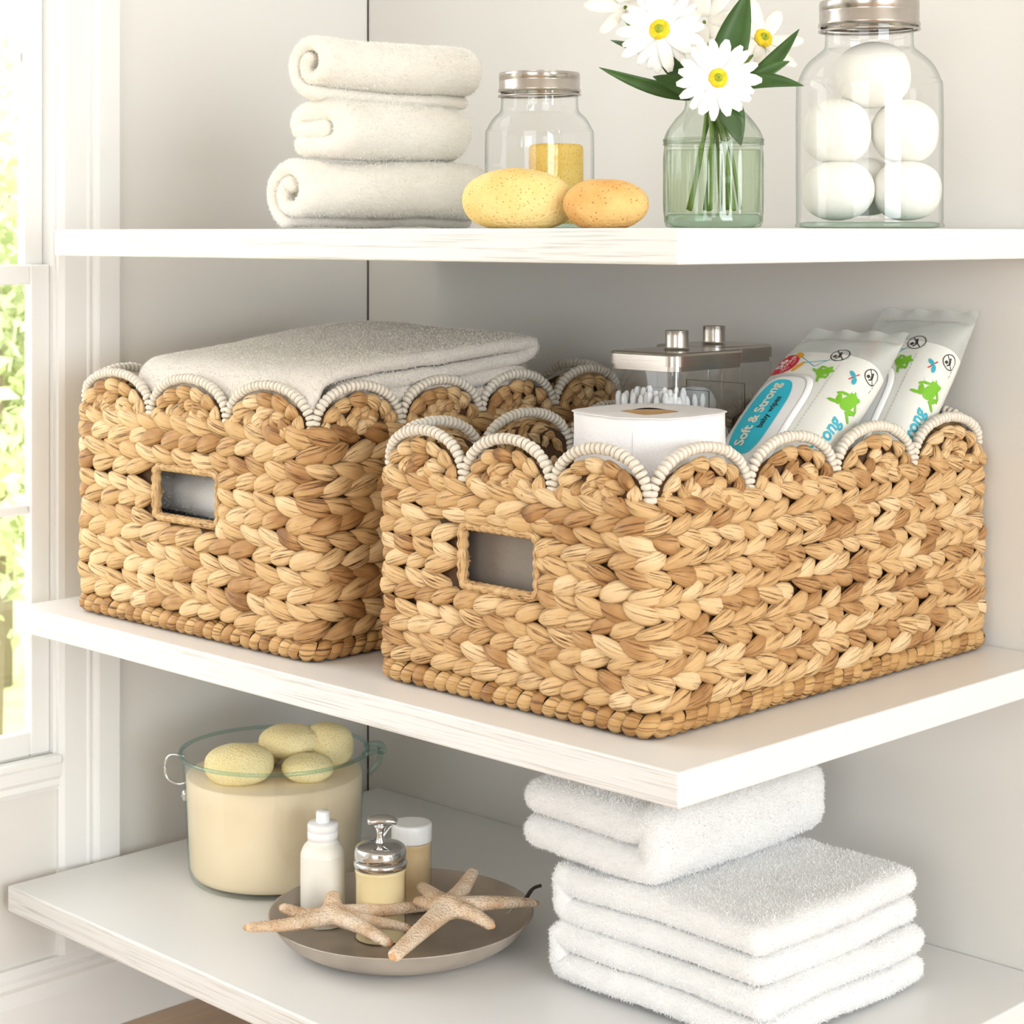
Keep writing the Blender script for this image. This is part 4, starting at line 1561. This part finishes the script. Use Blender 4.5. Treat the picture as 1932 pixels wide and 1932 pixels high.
# loose sheet edge
V, F = [], []
for i in range(14):
    a = -0.35 - 0.055 * i
    for z in (0.004, rh - 0.009 + 0.0006 * math.sin(i * 1.3)):
        V.append(((rr + 0.0007) * math.cos(a), (rr + 0.0007) * math.sin(a), z))
F = [(2 * i, 2 * i + 1, 2 * i + 3, 2 * i + 2) for i in range(13)]
obj('loose_sheet', V, F, PAPER, roll)


# acrylic organiser with steel lid
def rrect(x0, x1, y0, y1, r, seg=5):
    P = []
    for cx, cy, a0 in ((x1 - r, y1 - r, 0), (x0 + r, y1 - r, 90), (x0 + r, y0 + r, 180), (x1 - r, y0 + r, 270)):
        for k in range(seg + 1):
            a = math.radians(a0 + 90 * k / seg)
            P.append((cx + r * math.cos(a), cy + r * math.sin(a)))
    return P


def prism(P, z0, z1, chamf=0.0):
    n = len(P)
    c = np.mean(np.array(P), 0)
    rings = [(z0, 1.0), (z1 - chamf, 1.0)]
    if chamf:
        rings += [(z1 - chamf * 0.3, 0.985), (z1, 0.955)]
    V, F = [], []
    for z, s in rings:
        for p in P:
            q = c + (np.array(p) - c) * s
            V.append((q[0], q[1], z))
    for k in range(len(rings) - 1):
        for i in range(n):
            j = (i + 1) % n
            F.append((k * n + i, k * n + j, (k + 1) * n + j, (k + 1) * n + i))
    F.append(tuple(range(n - 1, -1, -1)))
    F.append(tuple((len(rings) - 1) * n + i for i in range(n)))
    return np.array(V), F


def organiser(label, x0, y0, wx, wy, H):
    t = thing('acrylic_canister', label, 'canister', (x0, y0, zt), 'lidded acrylic canisters in the smaller basket')
    P = rrect(0, wx, 0, wy, 0.008)
    n = len(P)
    zl = H - 0.017
    V = [(p[0], p[1], z) for z in (0.001, zl) for p in P]
    F = [(i, (i + 1) % n, n + (i + 1) % n, n + i) for i in range(n)]
    V, F = np.array(V), F
    o = obj('acrylic_body', V, F, G_ACRYL, t)
    V, F = prism(rrect(0.001, wx - 0.001, 0.001, wy - 0.001, 0.008), 0.0006, 0.004)
    obj('acrylic_floor', V, F, G_ACRYL, t, smooth=False)
    V, F = prism(rrect(0.001, wx - 0.001, 0.001, wy - 0.001, 0.008), zl, zl + 0.004)
    obj('lid_neck', V, F, STEEL, t, smooth=False)
    V, F = prism(rrect(-0.001, wx + 0.001, -0.001, wy + 0.001, 0.010, 7), zl + 0.004, H - 0.002, 0.0025)
    lid = obj('lid', V, F, STEEL, t, smooth=False)
    kr = 0.0098
    V, F = lathe(smooth_prof([(kr * 1.25, 0), (kr * 1.05, 0.0012), (kr, 0.003)], 3) + [(kr, 0.012)] + smooth_prof([(kr, 0.0150), (kr * 0.93, 0.0163), (0.0005, 0.0165)], 3), 32)
    obj('lid_knob', V + np.array([wx / 2, wy / 2, H - 0.0022]), F, STEEL, lid)
    V, F = join([box(0.004, wx - 0.004, wy * 0.52, wy * 0.52 + 0.0016, 0.004, H - 0.035)])
    obj('divider', V, F, G_ACRYL, t, smooth=False)
    V, F = tube([(0.004, wy * 0.52, 0.004), (0.004, wy * 0.52, H - 0.035), (wx - 0.004, wy * 0.52, H - 0.035), (wx - 0.004, wy * 0.52, 0.004)], 0.0004, 5)
    obj('divider_edge', V, F, BLACKP, t)
    return t


cx0, cy0, cwx, cwy, cH = 0.5480, -0.2110, 0.0735, 0.0920, 0.1210
organiser('acrylic canister with steel lid full of cotton swabs, behind the toilet roll', cx0, cy0, cwx, cwy, cH)
organiser('second acrylic canister with steel lid, hidden behind the swab canister', 0.5165, -0.1165, cwx, 0.0780, cH)

# cotton swabs: one mesh each
SV, SF = lathe([(0.0003, 0.0), (0.0017, 0.0008), (0.0024, 0.004), (0.0021, 0.009), (0.0012, 0.013), (0.0012, 0.060), (0.0020, 0.0655), (0.0027, 0.0705), (0.0026, 0.0745), (0.0016, 0.0775), (0.0003, 0.0782)], 8)
sw = mesh_np('cotton_swab', SV, SF)
sw.materials.append(COTTON)
g = random.Random(5)
k = 0
for iy in range(7):
    for ix in range(9):
        if iy > 0 and 0 < ix < 8:
            continue
        x = cx0 + 0.0085 + ix * 0.0070 + g.uniform(-0.0008, 0.0008)
        y = cy0 + 0.0060 + iy * 0.0062 + g.uniform(-0.0006, 0.0006)
        o = link('cotton_swab', sw)
        o.location = (x, y, zt + 0.0046 + g.uniform(0, 0.004))
        o.rotation_euler = (g.uniform(-0.03, 0.05), g.uniform(-0.04, 0.04), 0)
        tag(o, 'white cotton swab standing among the others in the front canister', 'cotton swab', 'cotton swabs in the canister')
for iy in range(2):
    for ix in range(8):
        x = cx0 + 0.0120 + ix * 0.0070 + g.uniform(-0.0008, 0.0008)
        y = cy0 + 0.0130 + iy * 0.0110 + g.uniform(-0.0006, 0.0006)
        o = link('cotton_swab', sw)
        o.location = (x, y, zt + 0.0060 + g.uniform(0, 0.006))
        o.rotation_euler = (g.uniform(-0.04, 0.04), g.uniform(-0.04, 0.04), 0)
        tag(o, 'white cotton swab standing among the others in the front canister', 'cotton swab', 'cotton swabs in the canister')
for (px, py, pz, r, lb) in [(0.036, 0.072, 0.072, 0.0165, 'white cotton ball in the middle behind the swabs'), (0.0185, 0.068, 0.0640, 0.0130, 'white cotton ball at the left behind the swabs'),
                            (0.054, 0.070, 0.0450, 0.0150, 'white cotton ball low at the right behind the swabs'), (0.028, 0.070, 0.0360, 0.0150, 'white cotton ball at the bottom of the rear compartment')]:
    V, F = ellipsoid(r, r, r * 0.95, 20, 12)
    tag(obj('cotton_ball', lumpy(V, 0.0018, 90, px * 90), F, COTTON, None, loc=(cx0 + px, cy0 + py, zt + pz)), lb, 'cotton ball', 'cotton balls in the canister')

# ---------------------------------------------------------------- packs of wipes
TXT = {}


def text_mesh(s, size, bold=0.0):
    key = (s, size, bold)
    if key in TXT:
        return TXT[key]
    cu = bpy.data.curves.new('lettering', 'FONT')
    cu.body = s
    cu.size = size
    cu.offset = bold
    cu.resolution_u = 3
    cu.align_x = 'CENTER'
    cu.align_y = 'CENTER'
    o = bpy.data.objects.new('lettering', cu)
    COL.objects.link(o)
    dg = bpy.context.evaluated_depsgraph_get()
    me = bpy.data.meshes.new_from_object(o.evaluated_get(dg))
    V = np.array([v.co[:2] for v in me.vertices])
    F = [tuple(p.vertices) for p in me.polygons]
    bpy.data.objects.remove(o)
    bpy.data.meshes.remove(me)
    TXT[key] = (V, F)
    return V, F


E1 = np.array([1.0, 0, 0])
E2 = np.array([0, 0.7715, 0.6362])
E3 = np.array([0, -0.6362, 0.7715])
HW, HT, EXP = 0.0465, 0.0235, 2.7
AC = 0.0425
B0, B1 = -0.066, 0.133
# arc table over the top (front) of the section, zero at the middle of the face
_ps = np.linspace(0, PI * 2, 721)
_ca, _sa = np.cos(_ps), np.sin(_ps)
_X = HW * np.sign(_ca) * np.abs(_ca) ** (2 / EXP)
_Y = HT * np.sign(_sa) * np.abs(_sa) ** (2 / EXP)
_X, _Y = np.interp(np.linspace(0, 1, 721), np.linspace(0, 1, 721), _X), _Y
half = slice(0, 361)
hx, hy = _X[half][::-1], _Y[half][::-1]        # from left extreme over the front to the right extreme
hq = np.concatenate([[0], np.cumsum(np.hypot(np.diff(hx), np.diff(hy)))])
hq -= np.interp(0, hx, hq)


def thick(b):
    m = (B0 + B1) / 2
    f = np.clip(1 - np.abs((b - m) / ((B1 - B0) / 2 - 0.008)) ** 3.2, 0, 1) ** 0.62
    return 0.03 + 0.97 * f


def pack_surf(q, b, off, org):
    """point on the wrapper at arc position q across and height b along, lifted by off"""
    q, b = np.asarray(q, float), np.asarray(b, float)
    x = np.interp(q, hq, hx)
    y = np.interp(q, hq, hy)
    th = thick(b)
    e = 1e-4
    dx = np.interp(q + e, hq, hx) - np.interp(q - e, hq, hx)
    dy = (np.interp(q + e, hq, hy) - np.interp(q - e, hq, hy)) * th
    ln = np.hypot(dx, dy) + 1e-12
    nx, ny = -dy / ln, dx / ln
    wx = AC + x * (1 + 0.03 * (1 - th))
    wy = -HT + y * th
    return org + (wx + nx * off)[..., None] * E1 + b[..., None] * E2 + (wy + ny * off)[..., None] * E3


def disc_grid(cq, cb, ra, rb, expo=2.0, nr=5, na=36, rot=0.0):
    V = [(cq, cb)]
    F = []
    for r in range(1, nr + 1):
        for i in range(na):
            a = 2 * PI * i / na
            ca, sa = math.cos(a), math.sin(a)
            u = ra * math.copysign(abs(ca) ** (2 / expo), ca) * r / nr
            v = rb * math.copysign(abs(sa) ** (2 / expo), sa) * r / nr
            V.append((cq + u * math.cos(rot) - v * math.sin(rot), cb + u * math.sin(rot) + v * math.cos(rot)))
    for i in range(na):
        F.append((0, 1 + i, 1 + (i + 1) % na))
    for r in range(1, nr):
        for i in range(na):
            a, b = 1 + (r - 1) * na + i, 1 + (r - 1) * na + (i + 1) % na
            F.append((a, a + na, b + na, b))
    return np.array(V), F


def ring2(cq, cb, r0, r1, na=32):
    V = [(cq + r * math.cos(2 * PI * i / na), cb + r * math.sin(2 * PI * i / na)) for r in (r0, r1) for i in range(na)]
    F = [(i, (i + 1) % na, na + (i + 1) % na, na + i) for i in range(na)]
    return np.array(V), F


def bar2(a, b, w):
    a, b = np.array(a, float), np.array(b, float)
    d = (b - a) / np.linalg.norm(b - a)
    p = np.array([-d[1], d[0]]) * w / 2
    return np.array([a + p, a - p, b - p, b + p]), [(0, 1, 2, 3)]


def place_text(s, size, cq, cb, ang, bold=0.0):
    """ang: reading direction, 90 = up the pack"""
    V, F = text_mesh(s, size, bold)
    a = math.radians(ang)
    R = np.array([[math.cos(a), -math.sin(a)], [math.sin(a), math.cos(a)]])
    return V @ R.T + np.array([cq, cb]), F


def arc_text(s, size, cq, cb, r, a_mid, step, inward=False):
    parts = []
    n = len(s)
    for i, ch in enumerate(s):
        if ch == ' ':
            continue
        if not inward:
            a = a_mid - (i - (n - 1) / 2) * step
            V, F = place_text(ch, size, cq + r * math.cos(math.radians(a)), cb + r * math.sin(math.radians(a)), a - 90)
        else:
            a = a_mid + (i - (n - 1) / 2) * step
            V, F = place_text(ch, size, cq + r * math.cos(math.radians(a)), cb + r * math.sin(math.radians(a)), a + 90)
        parts.append((V, F))
    return join2(parts)


def join2(parts):
    Vs, Fs, n = [], [], 0
    for V, F in parts:
        Vs.append(V)
        Fs += [tuple(i + n for i in f) for f in F]
        n += len(V)
    return np.vstack(Vs), Fs


def frog_shape(cq, cb, sc, rot):
    parts = []
    for (x, y, a, b, r) in [(0, 0, 0.42, 0.62, 0), (0, 0.62, 0.40, 0.30, 0), (-0.26, 0.86, 0.15, 0.15, 0), (0.26, 0.86, 0.15, 0.15, 0),
                            (-0.55, -0.25, 0.18, 0.42, 0.5), (0.55, -0.25, 0.18, 0.42, -0.5), (-0.75, -0.62, 0.34, 0.12, 0.3), (0.75, -0.62, 0.34, 0.12, -0.3),
                            (-0.58, 0.35, 0.34, 0.11, 0.5), (0.58, 0.35, 0.34, 0.11, -0.5), (-0.86, 0.12, 0.16, 0.09, 0.9), (0.86, 0.12, 0.16, 0.09, -0.9)]:
        V, F = disc_grid(x, y, a, b, 2.0, 2, 18, r)
        parts.append((V, F))
    V, F = join2(parts)
    c, s = math.cos(rot), math.sin(rot)
    V = V @ np.array([[c, s], [-s, c]]) * sc + np.array([cq, cb])
    return V, F


def wipes(label, org):
    org = np.array(org, float)
    t = thing('wipes_pack', label, 'wipes pack', tuple(org), 'packs of baby wipes in the smaller basket')

    def put(name, VF, m, off, parent=t):
        V, F = VF
        W = pack_surf(V[:, 0], V[:, 1], off, org) - org
        a, b, c = W[F[0][0]], W[F[0][1]], W[F[0][2]]
        if np.dot(np.cross(b - a, c - a), E3) < 0:
            F = [tuple(f[::-1]) for f in F]
        return obj(name, W, F, m, parent, smooth=False)

    # wrapper: printed part, then the clear film up to the crimped seal
    def shell(b_list, name, m):
        rows = []
        for b in b_list:
            th = float(thick(np.array(b)))
            k = 1 + 0.03 * (1 - th)
            wob = 0.0016 * math.sin(b * 140) * (1 - th)
            rows.append(np.array([(AC + x * k) * E1 + b * E2 + (-HT + y * th + wob * math.sin(x * 160) * (0.3 + th)) * E3 for x, y in zip(_X[:-1:6], _Y[:-1:6])]))
        n = len(rows[0])
        V = np.vstack(rows)
        F = [(i * n + j, i * n + (j + 1) % n, (i + 1) * n + (j + 1) % n, (i + 1) * n + j) for i in range(len(rows) - 1) for j in range(n)]
        return obj(name, V, F, m, t)

    shell(np.concatenate([[B0], np.linspace(B0 + 0.004, 0.0905, 40)]), 'wrapper', PACK)
    shell(np.linspace(0.0905, B1 - 0.006, 16), 'clear_film_end', FILM)
    # crimped seals
    for b0, b1 in ((B1 - 0.006, B1 + 0.006), (B0 - 0.010, B0)):
        V, F = [], []
        nb, na = 9, 25
        for i in range(nb):
            for j in range(na):
                x = AC + HW * 1.03 * (j / (na - 1) * 2 - 1)
                V.append(x * E1 + (b0 + (b1 - b0) * i / (nb - 1)) * E2 + (-HT + 0.0005 * (i % 2) + 0.0018 * math.sin(j * 0.9) * (i / nb)) * E3)
        F = [(i * na + j, i * na + j + 1, (i + 1) * na + j + 1, (i + 1) * na + j) for i in range(nb - 1) for j in range(na - 1)]
        so = obj('crimped_seal', V, F, FILM if b0 > 0 else PACK, t)
    # white flip lid with aqua label
    q0 = -0.0085
    V, F = disc_grid(q0, 0.0085, 0.0265, 0.0520, 4.0, 8, 48)
    W0 = pack_surf(V[:, 0], V[:, 1], 0.0004, org) - org
    W1 = pack_surf(q0 + (V[:, 0] - q0) * 0.94, 0.0085 + (V[:, 1] - 0.0085) * 0.97, 0.0032, org) - org
    na = 48
    n0 = len(V)
    Fl = [tuple(i + n0 for i in f) for f in F]
    ro = n0 - na
    Fl += [(ro + i, ro + (i + 1) % na, n0 + ro + (i + 1) % na, n0 + ro + i) for i in range(na)]
    lid = obj('flip_lid', np.vstack([W0, W1]), Fl, LID_P, t)
    V, F = ring2(0, 0, 1, 1.03, 48)
    gv = np.array([(q0 + 0.0225 * math.copysign(abs(math.cos(a)) ** 0.5, math.cos(a)) * k, 0.0085 + 0.0465 * math.copysign(abs(math.sin(a)) ** 0.5, math.sin(a)) * k) for k in (1, 1.03) for a in np.linspace(0, 2 * PI, 48, endpoint=False)])
    put('lid_groove', (gv, F), GREYP, 0.0034, lid)
    put('aqua_label', disc_grid(q0 - 0.0040, 0.0110, 0.0165, 0.0400, 2.9, 8, 48), BLUE, 0.0036, lid)
    put('label_lettering', place_text('Soft & Strong', 0.0125, q0 - 0.0065, 0.0120, 90, 0.0004), PALEP, 0.0040, lid)
    put('label_subtitle', place_text('baby wipes', 0.0078, q0 + 0.0035, 0.0140, 90, 0.00012), BLACKP, 0.0040, lid)
    # red count roundel
    rq, rb = -0.0300, 0.0745
    put('roundel', disc_grid(rq, rb, 0.0148, 0.0125, 2.2, 5, 36), RED, 0.0004)
    put('roundel_lettering', join2([place_text('56', 0.0125, rq - 0.0015, rb, 82, 0.0004), place_text('COUNT', 0.0052, rq + 0.0060, rb + 0.0005, 82, 0.0001),
                                    arc_text('TRAVEL PACK', 0.0030, rq, rb, 0.0108, 172, 13), arc_text('TRAVEL PACK', 0.0030, rq, rb, 0.0110, -8, 12)]), WHITEP, 0.0007)
    # cattails and stalks
    put('cattail', join2([disc_grid(-0.0195, 0.0860, 0.0026, 0.0055, 2.4, 2, 18, 0.9), disc_grid(-0.0120, 0.0705, 0.0020, 0.0070, 2.4, 2, 18, -0.45)]), ORANGE, 0.0004)
    put('stalk', join2([bar2((-0.0155, 0.083), (0.0035, 0.0715), 0.0007), bar2((-0.0085, 0.0755), (0.0105, 0.0800), 0.0007), bar2((0.0035, 0.0715), (0.0125, 0.0815), 0.0006)]), TEALP, 0.0004)
    # frogs
    put('frog_print', frog_shape(0.0150, 0.0655, 0.0090, -0.9), GREENP, 0.0005)
    put('frog_print', frog_shape(0.0480, 0.0450, 0.0125, -0.3), GREENP, 0.0005)
    put('frog_eyes', join2([disc_grid(0.0480 - 0.0072, 0.0455 + 0.0085, 0.0011, 0.0011, 2, 1, 12), disc_grid(0.0480 - 0.0010, 0.0455 + 0.0110, 0.0011, 0.0011, 2, 1, 12)]), WHITEP, 0.0008)
    # side lettering
    put('side_lettering', place_text('Soft & Strong', 0.0150, 0.0475, -0.0130, 90, 0.0004), TEALP, 0.0005)
    # dragonfly
    put('dragonfly', join2([disc_grid(0.0385, 0.0715, 0.0018, 0.0038, 2, 2, 14, 0.9), disc_grid(0.0425, 0.0660, 0.0018, 0.0038, 2, 2, 14, 0.2)]), TEALP, 0.0005)
    put('dragonfly_body', bar2((0.0380, 0.0650), (0.0430, 0.0740), 0.0010), RED, 0.0006)
    # no-flush signs
    for (sq, sb, r) in ((0.0180, 0.0885, 0.0080), (0.0525, 0.0800, 0.0072)):
        put('prohibition_sign', join2([ring2(sq, sb, r * 0.9, r), bar2((sq - r * 0.66, sb + r * 0.66), (sq + r * 0.66, sb - r * 0.66), r * 0.10),
                                       disc_grid(sq - r * 0.1, sb + r * 0.35, r * 0.15, r * 0.15, 2, 1, 10), bar2((sq - r * 0.05, sb + r * 0.2), (sq + r * 0.1, sb - r * 0.3), r * 0.28),
                                       bar2((sq + r * 0.1, sb - r * 0.3), (sq - r * 0.2, sb - r * 0.65), r * 0.15), bar2((sq - r * 0.35, sb - r * 0.1), (sq - r * 0.5, sb - r * 0.45), r * 0.35)]), BLACKP, 0.0006)
    put('warning_lettering', place_text('DO NOT', 0.0062, 0.0615, 0.0800, 88, 0.0), BLACKP, 0.0006)
    # small print along the fold
    put('small_print', join2([bar2((0.0240, b), (0.0240, b + 0.0022), 0.0007) for b in np.arange(-0.03, 0.075, 0.0036)]), GREYP, 0.0005)
    return t


wipes('baby wipes pack nearest the toilet roll, fully visible, printed wrapper with aqua lid label', (0.670, -0.208, 0.6275))
E2 = np.array([0, 0.66, 0.7513])               # the second pack stands a little steeper
E3 = np.array([0, -0.7513, 0.66])
wipes('baby wipes pack behind the first, leaning toward the back wall', (0.675, -0.098, 0.6235))
